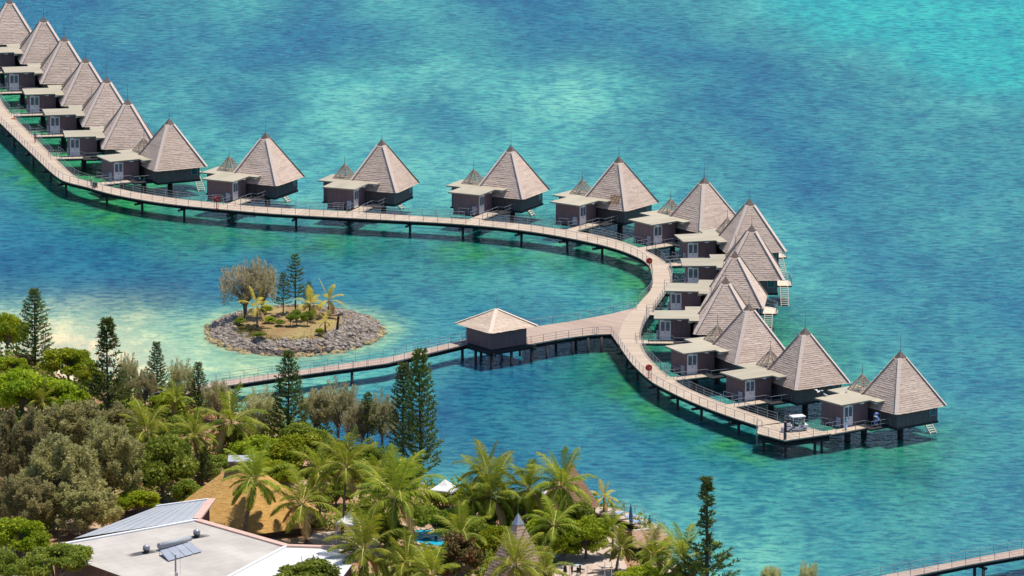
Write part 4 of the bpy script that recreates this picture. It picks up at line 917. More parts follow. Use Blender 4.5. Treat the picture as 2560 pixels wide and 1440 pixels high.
for c in range(26):
    a0, a1 = c/26, (c+1)/26
    for k in range(N8):
        for j in range(8):
            def P(kk, r, z): 
                t = 2*math.pi*kk/N8; k0 = math.floor(kk); f = kk-k0; A = Vector((math.cos(2*math.pi*k0/N8), math.sin(2*math.pi*k0/N8),0)); B_ = Vector((math.cos(2*math.pi*(k0+1)/N8), math.sin(2*math.pi*(k0+1)/N8),0)); v = A.lerp(B_, f)*r; return (v.x, v.y, z)
            r0, r1 = hr+(1.6-hr)*a0+.05, hr+(1.6-hr)*a1; z0, z1 = 1.1+6.3*a0-rg2.uniform(0,.05), 1.1+6.3*a1
            kk0, kk1 = k+j/8, k+(j+1)/8-1e-6
            mb.face([P(kk0,r0,z0),P(kk1,r0,z0),P(kk1,r1,z1),P(kk0,r1,z1)])
mb.build('roof', M['hall_thatch'], T)
mb = MB()
for k in range(N8):
    t = 2*math.pi*k/N8; mb.tube([(math.cos(t)*9.6, math.sin(t)*9.6, 0),(math.cos(t)*9.6, math.sin(t)*9.6, 1.4)], .14, 7)
mb.build('post', M['buffwall'], T); mb = MB(); mb.tube([(0,0,0),(0,0,1.1)], 8.8, N8); mb.build('wall', M['buffwall'], T)
mb = MB(); mb.box(-1.65,1.65,-1.6,1.6,7.0,8.4); o = mb.build('roof_cap', M['buffwall'], T); mb = MB(); mb.prism([(-1.75,-1.7),(1.75,-1.7),(1.75,1.7),(-1.75,1.7)], 8.4, 8.52); mb.build('cap_roof', M['greyroof'], o); o.rotation_euler = (0,0,-.13)
# ------------------------------------------------------------------ service building with solar heater
A_ = at(137,1365,8.2); B_ = at(492,1301.5,8.2); C_ = at(225,1412,7.3)
fp = lambda u, v: onplane(u, v, A_, B_, C_)
Cc = fp(717,1366); Dd = fp(570,1444); Ee = fp(302,1440); E2_ = fp(430,1490)
T = thing('service_building', (0,0,0), 'low building with pale metal roofs and terracotta edges at the bottom left', 'building')
nt = M['whiteroof'].node_tree; N_ = nt.nodes; L_ = nt.links; bk_ = N_.new('ShaderNodeTexBrick'); mp_ = N_.new('ShaderNodeMapping'); tc_ = N_.new('ShaderNodeTexCoord'); dv = B_ - A_
mp_.inputs['Rotation'].default_value = (0,0,-math.atan2(dv.y, dv.x)); L_.new(tc_.outputs['Object'], mp_.inputs[0]); L_.new(mp_.outputs[0], bk_.inputs[0]); bk_.offset = 0
for k_, v_ in (('Scale',1),('Mortar Size',.035),('Brick Width',2.3),('Row Height',1.15)): bk_.inputs[k_].default_value = v_
bk_.inputs['Color1'].default_value = (1,1,1,1); bk_.inputs['Color2'].default_value = (.93,.93,.94,1); bk_.inputs['Mortar'].default_value = (.84,.83,.82,1)
mm_ = N_.new('ShaderNodeMix'); mm_.data_type = 'RGBA'; mm_.blend_type = 'MULTIPLY'; mm_.inputs[0].default_value = 1; pb_ = N_['Principled BSDF']; L_.new(pb_.inputs['Base Color'].links[0].from_socket, mm_.inputs[6]); L_.new(bk_.outputs['Color'], mm_.inputs[7]); L_.new(mm_.outputs[2], pb_.inputs['Base Color'])
mb = MB(); mb.face([A_, C_, Ee, E2_, Dd, Cc, B_]); o = mb.build('roof', M['whiteroof'], T); o['label'] = 'pale grey front roof slope'
ax = (B_-A_).normalized(); nrm = (B_-A_).cross(C_-A_).normalized(); nrm = nrm if nrm.z > 0 else -nrm; dn = nrm.cross(ax).normalized()
if dn.z > 0: dn = -dn
mb = MB()
for k in range(1, 26):
    p = A_ + ax*k*1.0*.75
    q = p + dn*7.2
mid_ = B_
bk = [at(179,1346,7.6), at(390,1266.5,7.1)]
BK = lambda u, v: onplane(u, v, A_, B_, bk[1])
b0, b1_, b2_, b3 = BK(185,1346), BK(390,1267), BK(524,1249), BK(486,1299)
mb = MB(); mb.face([b0, b3, b2_, b1_]); o = mb.build('roof', M['greyroof'], T); o['label'] = 'blue grey back roof slope'
mb = MB()
for k in range(1, 9):
    t = k/9; mb.obox((b0.lerp(b3,t)+b1_.lerp(b2_,t))/2 + Vector((0,0,.03)), (b1_.lerp(b2_,t)-b0.lerp(b3,t))/2, (.02,0,0), (0,0,.010))
mb.build('roof_seam', M['greyroof'], o)
mb = MB()
for k in range(1, 34):
    t = k/34; a = A_.lerp(B_, t); 
    e = a + dn*min(9, 1.2 + 9*(t*1.6 if t < .6 else 1)); mb.obox((a+e)/2 + nrm*.012, (e-a)/2, ax*.02, nrm*.012)
for k in range(1, 9):
    a = A_ + dn*k*.9 + ax*(.3+k*.8); e = Cc.lerp(B_, max(0,1-k/6)) if k < 6 else Dd; mb.obox((a+a+ax*(10+.6*k))/2 + nrm*.012, ax*(5+.3*k), dn*.02, nrm*.012)
seams = mb
def strip(a, b, w, m, name, up=.08, h=.10):
    d = (b-a).normalized(); s = d.cross(Vector((0,0,1))).normalized(); mb = MB(); mb.obox((a+b)/2 + Vector((0,0,up)), (b-a)/2, s*w, (0,0,h)); return mb.build(name, m, T)
strip(A_, B_, .22, M['whitetrim'], 'ridge_flashing'); strip(C_, A_, .2, M['whitetrim'], 'verge_flashing'); strip(Cc, Dd, .2, M['whitetrim'], 'hip_flashing'); strip(b1_, b2_, .14, M['whitetrim'], 'eave_flashing')
strip(B_, Cc, .5, M['terracotta'], 'terracotta_edge', .06, .12); strip(b2_ + Vector((.3,0,0)), b3 + Vector((.3,0,0)), .5, M['terracotta'], 'terracotta_edge', .06, .12)
r1_, r2_, r3 = at(842,1370,6.5), at(885,1405,5.9), at(842,1462,5.5)
mb = MB(); mb.face([Cc, Dd, r3, r2_, r1_]); o = mb.build('roof', M['brightroof'], T); o['label'] = 'bright white right roof slope'
strip(Cc, r1_, .42, M['terracotta'], 'terracotta_edge', .08, .12)
def wall_below(pts, name, m, z0=ZG-.5, inset=Vector((.25,.4,0))):
    mb = MB()
    for a, b in zip(pts[:-1], pts[1:]): a, b = a+inset, b+inset; mb.face([(a.x,a.y,z0),(b.x,b.y,z0),(b.x,b.y,b.z-.1),(a.x,a.y,a.z-.1)])
    return mb.build(name, m, T)
wall_below([b0, A_, C_, Ee, E2_], 'wall', M['buffwall'])
wall_below([r1_, r2_, r3], 'wall', M['buffwall'], inset=Vector((-.3,.2,0))); wall_below([b0, b1_, b2_], 'wall', M['buffwall'], inset=Vector((0,-.4,0)))
# ventilators, soot, solar water heater
def on(u, v, lift=0.0): return fp(u, v) + nrm*lift
def turbine(u, v, label):
    p = on(u, v); V_ = thing('roof_ventilator', p, label, 'ventilator', 0, 'turbine ventilators on the pale roof')
    mb = MB(); mb.tube([(0,0,-.15),(0,0,.42)], .33, 12); mb.build('neck', M['dark'], V_)
    mb = MB(); mb.ball((0,0,.66), (.42,.42,.38), 0, 14, 7)
    for k in range(14):
        a = k*6.283/14; mb.obox((.39*math.cos(a), .39*math.sin(a), .58), (.03*math.cos(a+.7), .03*math.sin(a+.7), 0), (0.01,0.01,0), (0,0,.24))
    mb.build('turbine', M['rail'], V_)
    mb = MB(); o_ = p - V_.location + nrm*.012; ring = [o_ + ax*(3.4*math.cos(t) - .4) + dn*(.55*math.sin(t) + .12*math.cos(2*t)) for t in np.arange(0, 6.28, .26)]
    mb.face(ring); mb.build('soot_stain', M['soot'], V_)
turbine(492,1343,'turbine ventilator by the terracotta edge, upper right of the solar heater'); turbine(366,1382,'turbine ventilator left of the solar water heater')
T2 = thing('solar_heater', on(440,1385), 'solar water heater, grey tank above four tilted panels on the roof', 'solar heater'); L0 = T2.location
ta, tb = on(397,1376,.55), on(474,1356,.55); mb = MB(); mb.tube([ta-L0, tb-L0], .36, 16); mb.build('tank', M['greyroof'], T2, True)
mb = MB(); d = (tb-ta).normalized(); mb.tube([ta-L0-d*.02, ta-L0+d*.06], .375, 16); mb.tube([tb-L0-d*.06, tb-L0+d*.02], .375, 16); mb.build('tank_end', M['rail'], T2)
p0, p1, p2, p3 = on(399,1388,.55), on(474,1366,.55), on(504,1381,.12), on(421,1405,.12)
M['solar'] = mat('solar_panel', (.30,.32,.36), (.36,.38,.42), .8, .35, spec=.5)
for k in range(4):
    a, b, c, e = p0.lerp(p1,k/4+.008)-L0, p0.lerp(p1,(k+1)/4-.008)-L0, p3.lerp(p2,(k+1)/4-.008)-L0, p3.lerp(p2,k/4+.008)-L0; nn = (b-a).cross(e-a).normalized()*-.04
    mb = MB(); mb.face([a,e,c,b]); mb.face([a+nn,b+nn,c+nn,e+nn]); [mb.face([x,y,y+nn,x+nn]) for x, y in ((a,b),(b,c),(c,e),(e,a))]; mb.build('panel', M['solar'], T2)
mb = MB(); mb.tube([p0-L0, p3-L0], .03, 4); mb.tube([p1-L0, p2-L0], .03, 4); mb.tube([p0-L0, p0-L0-nrm*.6], .03, 4); mb.tube([p1-L0, p1-L0-nrm*.6], .03, 4); mb.build('frame', M['rail'], T2)
q = at(439.5,1470,7.0); q.z = ZG; T3 = thing('utility_pole', q, 'grey metal utility pole with a small box, in front of the pale roof', 'pole')
ph = 7.0 - ZG + (1470-1387)/scl(q)/math.cos(R(13.6)); mb = MB(); mb.tube([(0,0,0),(0,0,ph)], [.13,.10], 8); mb.build('pole', M['rail'], T3); mb = MB(); mb.box(-.05,.3,-.26,-.1,ph-2.6,ph-2.1); mb.build('box', M['white'], T3)
mb = MB(); mb.tube([(.55,0,ph+.3),(.5,0,-.5)], .012, 4); mb.build('wire', M['dark'], T3)
# roof corner at the bottom left
T = thing('outbuilding', (0,0,0), 'white roof corner of another building at the bottom left edge', 'building'); a, b, c, d = at(-60,1405,4.6), at(92,1441,4.6), at(40,1520,4.2), at(-90,1500,4.2)
mb = MB(); mb.face([a,d,c,b]); mb.build('roof', M['whiteroof'], T); strip(a, b, .12, M['whitetrim'], 'edge_flashing'); wall_below([a,d,c,b,a], 'wall', M['buffwall'], inset=Vector((0,0,0)))
# ------------------------------------------------------------------ cone roofed kiosks, hut, sunshades
M['cone'] = mat('brown_cone_thatch', (.46,.30,.20), (.60,.42,.29), 2.2, .95, .7, 12, stretch=(1,1,3))
M['cone2'] = mat('reddish_cone_thatch', (.36,.19,.10), (.46,.27,.15), 2.2, .95, .7, 12, stretch=(1,1,3))
M['canvas'] = mat('white_canvas', (.74,.72,.68), (.80,.78,.74), 1, .8)
M['metalcap'] = mat('grey_metal_cap', (.34,.34,.37), (.40,.40,.43), 2, .45, metal=.3)
def pyramid_kiosk(u, vtop, h, half, rz, label, m, cap=True, name='kiosk'):
    b = at(u, vtop, ZG+h); T = thing(name, (b.x,b.y,ZG), label, 'kiosk', rz); mb = MB(); n = 22; g = random.Random(int(u))
    for c in range(n):
        a0, a1 = c/n, (c+1)/n; r0, r1 = half*(1-a0)+.04, half*(1-a1); z0, z1 = 2.2+(h-2.2)*a0, 2.2+(h-2.2)*a1
        for k in range(4):
            q = [(-1,-1),(1,-1),(1,1),(-1,1)]; A, B2_ = Vector(q[k]), Vector(q[(k+1)%4])
            for j in range(10):
                e = g.uniform(-.05,.03); P = lambda f, r, z: (*(A.lerp(B2_, f)*r), z)
                mb.face([P(j/10,r0,z0+e),P((j+1)/10,r0,z0+e),P((j+1)/10,r1,z1),P(j/10,r1,z1)])
    mb.build('roof', m, T)
    if cap:
        mb = MB(); f = .16; zc = h-(h-2.2)*f; r = half*f+.08
        for k in range(4):
            q = [(-1,-1),(1,-1),(1,1),(-1,1)]; mb.face([(q[k][0]*r,q[k][1]*r,zc),(q[(k+1)%4][0]*r,q[(k+1)%4][1]*r,zc),(0,0,h+.15)])
        mb.build('roof_cap', M['metalcap'], T); mb = MB(); mb.tube([(0,0,h),(0,0,h+2.4)], [.022,.010], 5); mb.build('spire', M['rail'], T)
    mb = MB()
    for sx in (-1,1):
        for sy in (-1,1): mb.tube([(sx*half*.82,sy*half*.82,0),(sx*half*.82,sy*half*.82,2.6)], .12, 7)
    mb.build('post', M['dark'], T); return T
pyramid_kiosk(1295,1285,10,2.9,R(38),'steep brown cone roof with a grey metal cap among the palms',M['cone'])
pyramid_kiosk(1424,1150,8.0,2.8,R(30),'reddish brown cone roof behind a palm at the water\'s edge',M['cone2'],False)
def sunshade(u, v, r, label, rz=0, square=True, h=2.9, rise=1.2, name='sunshade'):
    b = at(u, v, ZG+h+rise); T = thing(name, (b.x,b.y,ZG), label, 'sunshade', rz); n = 4 if square else 8; mb = MB()
    for k in range(n):
        a0, a1 = 2*math.pi*k/n, 2*math.pi*(k+1)/n; p, q = Vector((r*math.cos(a0), r*math.sin(a0), h)), Vector((r*math.cos(a1), r*math.sin(a1), h)); ap = Vector((0,0,h+rise))
        m0, m1 = p.lerp(ap,.5)-Vector((0,0,.12)), q.lerp(ap,.5)-Vector((0,0,.12)); mb.face([p,q,m1,m0]); mb.face([m0,m1,ap]); mb.face([p-Vector((0,0,.25)),q-Vector((0,0,.25)),q,p])
    mb.build('canopy', M['canvas'], T); mb = MB()
    if square:
        for k in range(n): a0 = 2*math.pi*k/n; mb.tube([(r*.93*math.cos(a0), r*.93*math.sin(a0),0),(r*.93*math.cos(a0), r*.93*math.sin(a0),h)], .07, 6)
    else: mb.tube([(0,0,0),(0,0,h+rise)], .06, 6)
    mb.build('pole', M['white'], T); return T
sunshade(1112,1198,2.1,'white canvas sunshade on the beach right of the twin pines',.4)
sunshade(877,1278,2.0,'white garden pavilion with a canvas top and corner posts',.2,True,3.2,1.3,'garden_pavilion')
sunshade(1362,1211,1.6,'pale canvas sunshade half hidden between the upright palm and the brown cone',.1)
hb = at(1612,1330,4.2); T = thing('thatched_hut', (hb.x,hb.y,ZG), 'low hut with a shaggy reddish thatch beside the curved sun deck', 'hut', R(25)); mb = MB(); g = random.Random(3)
for k in range(2400):
    f = g.random(); u = g.uniform(-1,1); sd = g.choice((-1,1)); y = sd*2.3*f; x = u*(2.6-1.0*(1-f)); z = 2.9-1.25*f+g.uniform(-.05,.08); s = .22
    mb.face([(x-s,y,z+.12),(x+s,y,z+.12),(x+s*.9,y+sd*.32,z-.14),(x-s*.9,y+sd*.32,z-.14)])
mb.build('roof', M['cone2'] if False else mat('shaggy_thatch', (.34,.19,.12), (.55,.36,.24), 3, .95), T); mb = MB(); mb.tube([(-1.7,0,3.0),(1.7,0,3.0)], .16, 8); mb.build('ridge', M['pale'], T)
mb = MB(); mb.box(-2.0,2.0,-1.7,1.7,0,1.6); mb.build('wall', M['dark'], T)
# ------------------------------------------------------------------ sun deck, pool, terrace
T = thing('sun_deck', (0,0,0), 'curved pale sun deck over the turquoise water at the lower right', 'deck'); zd = 2.4
up_ = [at(1500,1262,zd), at(1530,1269,zd), at(1570,1280,zd), at(1606,1293,zd), at(1640,1310,zd), at(1661,1325,zd), at(1674,1343,zd), at(1678,1365,zd)]
lo_ = [at(1478,1282,zd), at(1512,1287,zd), at(1546,1297,zd), at(1575,1307,zd), at(1604,1322,zd), at(1622,1336,zd), at(1632,1352,zd), at(1636,1372,zd)]
up_, lo_ = smooth(up_,2), smooth(lo_,2)
mb = MB(); slab(mb, list(zip(lo_,up_)), zd-.2, zd); mb.build('deck', M['deck'], T); beam([a.lerp(b,.06) for a,b in zip(lo_,up_)], 0, zd-.9, zd-.21, T)
for a, b in list(zip(lo_,up_))[2::6]: pile(b.lerp(a,.1), T, .18, zd-.2); pile(a.lerp(b,.1), T, .18, zd-.2)
n0 = len(POSTS); railing(up_, T, None, 1.1); railing(lo_[len(lo_)//2-2:], T, None, 1.1); emit_posts([POSTS[n0][0], POSTS[n0+1][0]])
M['poolwater'] = mat('pool_water', (.01,.38,.62), (.03,.52,.72), .8, .12, .25, 3)
M['paving'] = mat('cream_paving', (.46,.35,.28), (.56,.44,.35), .5, .9)
def pool(pts, name, label):
    ps = [at(u,v,ZG+.05) for u,v in pts]; c = sum(ps, Vector())/len(ps); T = thing(name, c, label, 'pool'); sm = smooth(ps+[ps[0]],2)[:-1]
    mb = MB(); mb.prism([(p.x-c.x,p.y-c.y) for p in sm], -.06, .14); mb.build('water', M['poolwater'], T)
    mb = MB(); mb.uv = None
    for a, b in zip(sm, sm[1:]+sm[:1]): d = (b-a); n = Vector((d.y,-d.x,0)).normalized()*.3; m_ = (a+b)/2-c+n; mb.obox((m_.x,m_.y,.13), d*.53, n, (0,0,.09))
    mb.build('coping', M['paving'], T)
pool([(1005,1335),(1040,1324),(1110,1327),(1170,1340),(1180,1362),(1140,1376),(1075,1372),(1020,1358)],'swimming_pool','bright blue swimming pool glimpsed between the palms')
pool([(1330,1392),(1372,1374),(1425,1386),(1400,1404),(1352,1404)],'swimming_pool','small blue pool end right of the cone roof')
pp = at(1098,1350,ZG); T = thing('pool_bridge', pp, 'low white bridge arching over the blue pool', 'bridge', R(-12)); mb = MB()
for k in range(8):
    x0, x1 = -2.2+k*.55, -2.2+(k+1)*.55; z0, z1 = .25+.55*math.cos(x0*.7), .25+.55*math.cos(x1*.7); mb.obox(((x0+x1)/2,0,(z0+z1)/2), ((x1-x0)/2,0,(z1-z0)/2), (0,.8,0), (0,0,.08))
mb.build('span', M['brightroof'], T); mb = MB()
for y in (-.75,.75): mb.tube([(-2.2,y,.9),(-1,y,1.35),(0,y,1.5),(1,y,1.35),(2.2,y,.9)], .05, 5)
mb.build('railing', M['white'], T)
def terrace(pts, label, z=ZG+.1, m='paving'):
    ps = [at(u,v,z) for u,v in pts]; mb = MB(); c = sum(ps, Vector())/len(ps); mb.prism([(p.x-c.x,p.y-c.y) for p in ps], -.5, 0); o = mb.build('terrace', M[m], None, False, c); o['kind'] = 'structure'
terrace([(785,1332),(905,1322),(960,1345),(930,1385),(800,1372),(770,1350)],''); terrace([(1400,1395),(1450,1365),(1500,1300),(1545,1310),(1560,1400),(1580,1445),(1560,1500),(1370,1500),(1375,1430)],'',ZG+.06)
# low growth that closes the ground between the trees
mb = MB(); g = random.Random(77)
for k in range(26000):
    u, v = g.uniform(-30,1760), g.uniform(880,1500); p = at(u, v, ZG)
    if not in_poly(p.x, p.y, LAND) or edge_dist(p.x, p.y, LAND) < 2.5: continue
    if (120 < u < 900 and v > 1240 + max(0,(500-u))*.25 and u < 560) or (430 < u < 770 and 1200 < v < 1400) or (560<u<960 and 1330<v<1440) or (1380 < u < 1590 and v > 1290) or (990<u<1200 and 1318<v<1385) or (300<u<420 and 1255<v<1345): continue
    if math.sin(u*.021)+math.sin(v*.05+u*.013) < -.7: continue
    for q in range(4):
        leaf(mb, p + Vector((g.uniform(-.5,.5), g.uniform(-1,1), g.uniform(0,1.5))), (rdir(g)+Vector((0,0,.5))).normalized(), rdir(g), g.uniform(.25,.55), .26, 0, .4)
o = mb.build('undergrowth', M['deep_leaf']); tag(o, 'low green undergrowth between the trunks on the shore', 'undergrowth', None, 'stuff')
mb = MB(); g = random.Random(6); c = at(50,905,ZG+1.0)
for k in range(2400):
    d = rdir(g); leaf(mb, Vector((d.x*2.2, d.y*2.5, d.z*.8))*g.uniform(.6,1), rdir(g), rdir(g), .25, .2)
M['pinkleaf'] = leaf_mat('pink_blossom', (.50,.16,.16), (.62,.30,.26), (.30,.20,.10), .3, .9)
T = thing('flowering_shrub', (c.x,c.y,ZG), 'pink flowering shrub at the foot of the dark pine by the beach', 'shrub'); mb.build('crown', M['pinkleaf'], T, False, (0,0,1.0)); mb = MB(); [mb.tube([(0,0,0),(math.cos(a),math.sin(a),1.0)], [.05,.02], 5) for a in (0,1.3,2.5,3.8,5.1)]; mb.build('stem', M['grey_bark'], T)
mb = MB(); c = at(740,1362,ZG+.5)
for k in range(500):
    d = rdir(g); leaf(mb, Vector((d.x*2.6, d.y*1.2, abs(d.z)*.7))*g.uniform(.6,1), rdir(g), rdir(g), .2, .16)
T = thing('flowering_shrub', (c.x,c.y,ZG), 'red flowering shrub at the foot of the palm by the hall', 'shrub'); mb.build('crown', leaf_mat('red_blossom', (.06,.09,.02), (.45,.05,.03), (.10,.07,.03), .3, 2), T); mb = MB(); mb.tube([(0,0,0),(0,0,.6)], .05, 5); mb.build('stem', M['grey_bark'], T)
# ------------------------------------------------------------------ people
def person(loc, rz, label, shirt, legs, skirt=False, hat=None, pose='stand', hairc='hair', h=1.7, shoes=(.03,.03,.03)):
    """one continuous skinned body (trunk, neck, head, limbs, five fingers a hand), clothing colours by region"""
    V, E, Rr, reg = [], [], [], []
    def add(p, r, par=None, g=0):
        V.append(p); Rr.append(r); reg.append(g)
        if par is not None: E.append((par, len(V)-1))
        return len(V)-1
    st = .22 if pose == 'walk' else 0
    pel = add((0,0,.95), .135, None, 2); wst = add((0,.0,1.10), .12, pel, 1); chs = add((0,.01,1.30), .145, wst, 1); nk = add((0,0,1.47), .055, chs, 0); hd0 = add((0,-.01,1.56), .075, nk, 0); hd = add((0,-.015,1.63), .088, hd0, 0); add((0,-.01,1.69), .07, hd, 0)
    add((0,-.105,1.61), .016, hd, 0)                                     # nose
    for s in (-1,1):
        sw = st*s
        hp = add((.09*s,0,.90), .095, pel, 2); kn = add((.10*s,-.03+sw*.8,.50 ), .058, hp, 2); an = add((.10*s, sw*1.2+.02,.10), .04, kn, 3 if skirt else 2); add((.11*s, sw*1.2-.12,.045), .035, an, 4)
        sh = add((.17*s,0,1.40), .058, chs, 1); 
        if pose == 'push': el = (.22*s,-.12,1.18); wr = (.18*s,-.36,1.12)
        elif pose == 'carry': el = (.23*s,-.05,1.14); wr = (.12*s,-.28,1.12)
        else: el = (.235*s,.02+sw*-.4,1.13); wr = (.25*s,-.06-sw*.7,.90)
        e = add(el, .038, sh, 1 if not skirt else 0); w_ = add(wr, .027, e, 0); dv = (Vector(wr)-Vector(el)).normalized(); pm = Vector(wr)+dv*.06; p_ = add(tuple(pm), .032, w_, 0)
        sd = Vector((0,1,0)) if abs(dv.z) > .7 else Vector((1,0,0))
        for k in range(4):
            o = sd*(k-1.5)*.021; m1 = pm+dv*.055+o; f1 = add(tuple(m1), .0095, p_, 0); add(tuple(m1+dv*(.04 - .006*abs(k-1.3))+Vector((-.012*s,-.01,0))), .008, f1, 0)
        t1 = add(tuple(Vector(wr)+dv*.03-sd*.045), .011, p_, 0); add(tuple(Vector(wr)+dv*.07-sd*.06), .009, t1, 0)
    me = bpy.data.meshes.new('person'); me.from_pydata(V, E, []); o = bpy.data.objects.new('tmp', me); COL.objects.link(o)
    o.modifiers.new('s','SKIN'); o.modifiers.new('d','SUBSURF').levels = 1
    for k, sv in enumerate(me.skin_vertices[0].data): sv.radius = (Rr[k], Rr[k]*(.8 if reg[k] in (1,2) and Rr[k] > .1 else 1)); sv.use_root = (k == 0)
    dg = bpy.context.evaluated_depsgraph_get(); dg.update(); bm_ = bpy.data.meshes.new_from_object(o.evaluated_get(dg)); bpy.data.objects.remove(o)
    def cm(nm, c): return mat(nm, c, tuple(min(1,x*1.25) for x in c), 6, .8)
    for x in (M['skin'], cm('shirt_cloth', shirt), cm('leg_cloth', legs), M['skin'], cm('shoe', shoes)): bm_.materials.append(x)
    Va = np.array(V); 
    for f in bm_.polygons:
        c = np.array(f.center); f.material_index = reg[int(np.argmin(((Va-c)**2).sum(1) - np.array(Rr)**2))]; f.use_smooth = True
    T = link('person', bm_, None, loc); T.rotation_euler = (0,0,rz); T.scale = (h/1.76,)*3; tag(T, label, 'person')
    mb = MB(); mb.ball((0,.012,1.665), (.098,.105,.10), 0, 10, 7)
    if skirt: mb.ball((0,.07,1.55), (.08,.06,.13), 0, 8, 6)
    mb.build('hair', M[hairc], T, True)
    mb = MB()
    for s in (-1,1): mb.ball((.034*s,-.094,1.645), .012, 0, 6, 4); mb.ball((.09*s,0,1.625), (.012,.02,.03), 1, 6, 4)
    mb.ball((0,-.095,1.575), (.024,.01,.006), 2, 6, 4); mb.build('face', [M['dark'], M['skin'], M['red']], T, True)
    if skirt:
        mb = MB(); mb.tube([(0,0,1.05),(0,0,.8),(0,.01,.42),(0,.01,.2)], [.14,.19,.24,.27], 14, cap=False); mb.build('skirt', bm_.materials[2], T, True)
    if hat: mb = MB(); mb.tube([(0,0,1.70),(0,0,1.715)], .19, 14); mb.tube([(0,0,1.715),(0,0,1.80)], [.11,.09], 12); mb.build('hat', cm('hat_straw', hat), T)
    return T
person(at(88,357,ZD), .2, 'person in a blue top with a red bag walking along the far left boardwalk', (.03,.05,.20), (.35,.03,.05), pose='walk', h=1.75)
person(at(228,465,ZD), -1.0, 'person in pale grey pushing a dark trolley at the left bend', (.40,.42,.44), (.18,.19,.22), pose='push', h=1.75)
person(hw(18,.75,-10.1,ZD), 2.6, 'woman in a turquoise top and white skirt on the last bungalow\'s ramp', (.06,.50,.58), (.70,.72,.78), True, pose='carry', h=1.65)
person(at(1624,1321,2.4), 3.6, 'person in a green teal shirt on the curved sun deck', (.05,.30,.26), (.06,.10,.10), h=1.72)
person(at(1413,1434,ZG+.1), 2.0, 'person in a white top and dark skirt, left one of two by the table', (.55,.55,.56), (.02,.02,.025), True, h=1.7)
person(at(1430,1437,ZG+.1), 4.0, 'person in a grey shirt and dark trousers, right one of two by the table', (.30,.32,.36), (.02,.02,.03), h=1.78)
person(at(831,1368,ZG+.1), 1.4, 'person in light clothes on the cream terrace by the pavilion', (.48,.50,.54), (.45,.46,.50), h=1.7)
# trolley
q = at(237,469,ZD); T = thing('service_trolley', q, 'dark laden trolley pushed along the boardwalk at the left bend', 'trolley', .5); mb = MB(); mb.box(-.3,.3,-.45,.45,.18,.26); mb.box(-.27,.27,-.4,.35,.26,.8); mb.build('load', M['dark'], T); mb = MB(); mb.tube([(-.27,.45,.25),(-.27,.55,1.0),(.27,.55,1.0),(.27,.45,.25)], .02, 5); mb.build('handle', M['rail'], T)
for sx in (-.28,.28):
    for sy in (-.38,.38): mb = MB(); mb.tube([(sx-.02,sy,.09),(sx+.02,sy,.09)], .09, 10); mb.build('wheel', M['dark'], T)
# linen trolley in the last porch
p = hw(18,1.5,-5.3,3.06); T = thing('linen_trolley', p, 'tall trolley of blue and white linen bundles in the last bungalow\'s porch', 'trolley', HOUSE[18].rotation_euler.z); M['blue_linen'] = mat('blue_linen', (.10,.20,.52), (.25,.36,.66), 4, .9); g = random.Random(4)
mb = MB()
for x in (-.35,.35):
    for y in (-.25,.25): mb.tube([(x,y,.0),(x,y,1.75)], .02, 5)
mb.build('frame', M['rail'], T)
for k in range(9): mb = MB(); mb.ball((g.uniform(-.2,.2), g.uniform(-.12,.12), .25+k*.18), (.32,.24,.11), 0, 9, 6, .12, g); mb.build('bundle', M['blue_linen'] if k % 3 else M['white'], T)
# ------------------------------------------------------------------ golf cart on the landing
cp = at(1990,1077,ZD); cart_rz = math.atan2((at(2021,1069,ZD)-at(1963,1080,ZD)).y, (at(2021,1069,ZD)-at(1963,1080,ZD)).x)
cart_rz = R(20); z0 = ZD+.006
T = thing('golf_cart', (cp.x,cp.y,z0), 'white golf cart with a cream canopy parked on the end landing', 'golf cart', cart_rz)
mb = MB(); mb.box(-1.5,1.5,-.62,.62,.28,.42); mb.box(.85,1.5,-.6,.6,.42,.85); mb.box(-1.45,-.9,-.6,.6,.42,.72); mb.box(-.35,.25,-.58,.58,.42,.7); mb.build('body', M['white'], T)
mb = MB(); mb.box(-.35,.2,-.56,.56,.7,.82); mb.box(-.45,-.33,-.56,.56,.82,1.2); mb.box(-1.4,-.9,-.56,.56,.72,.82); mb.build('seat', M['dark'], T)
mb = MB(); mb.box(-.75,1.15,-.68,.68,1.93,2.0); mb.box(-.7,1.1,-.62,.62,2.0,2.05); mb.build('canopy', M['canvas'], T)
mb = MB()
for x, y in ((-.65,-.55),(-.65,.55),(1.0,-.55),(1.0,.55)): mb.tube([(x,y,.7),(x*.98,y,1.94)], .03, 6)
mb.build('canopy_frame', M['white'], T)
mb = MB(); mb.face([(1.05,-.55,.85),(1.05,.55,.85),(1.0,.55,1.5),(1.0,-.55,1.5)]); mb.build('windscreen', M['glass'], T)
mb = MB(); mb.tube([(.55,.28,1.02),(.8,.28,.7)], .02, 5); mb.tube([(.55+.16*math.cos(a)*.5,.28+.16*math.sin(a),1.02+.1*math.cos(a)) for a in np.arange(0,6.5,.4)], .018, 5); mb.build('steering_wheel', M['dark'], T)
for x in (-1.0,1.0):
    for y in (-.6,.6):
        mb = MB(); mb.tube([(x,y-.09,.23),(x,y+.09,.23)], .23, 14); w_ = mb.build('wheel', M['dark'], T); mb = MB(); mb.tube([(x,y-.1,.23),(x,y+.1,.23)], .11, 10); mb.build('rim', M['steel'], w_)
for y in (-.42,.42): mb = MB(); mb.tube([(1.48,y,.62),(1.53,y,.62)], .09, 10); mb.build('headlight', M['glass'], T)
def cpt(x,y,z): c, s = math.cos(cart_rz), math.sin(cart_rz); return (cp.x+x*c-y*s, cp.y+x*s+y*c, z0+z)
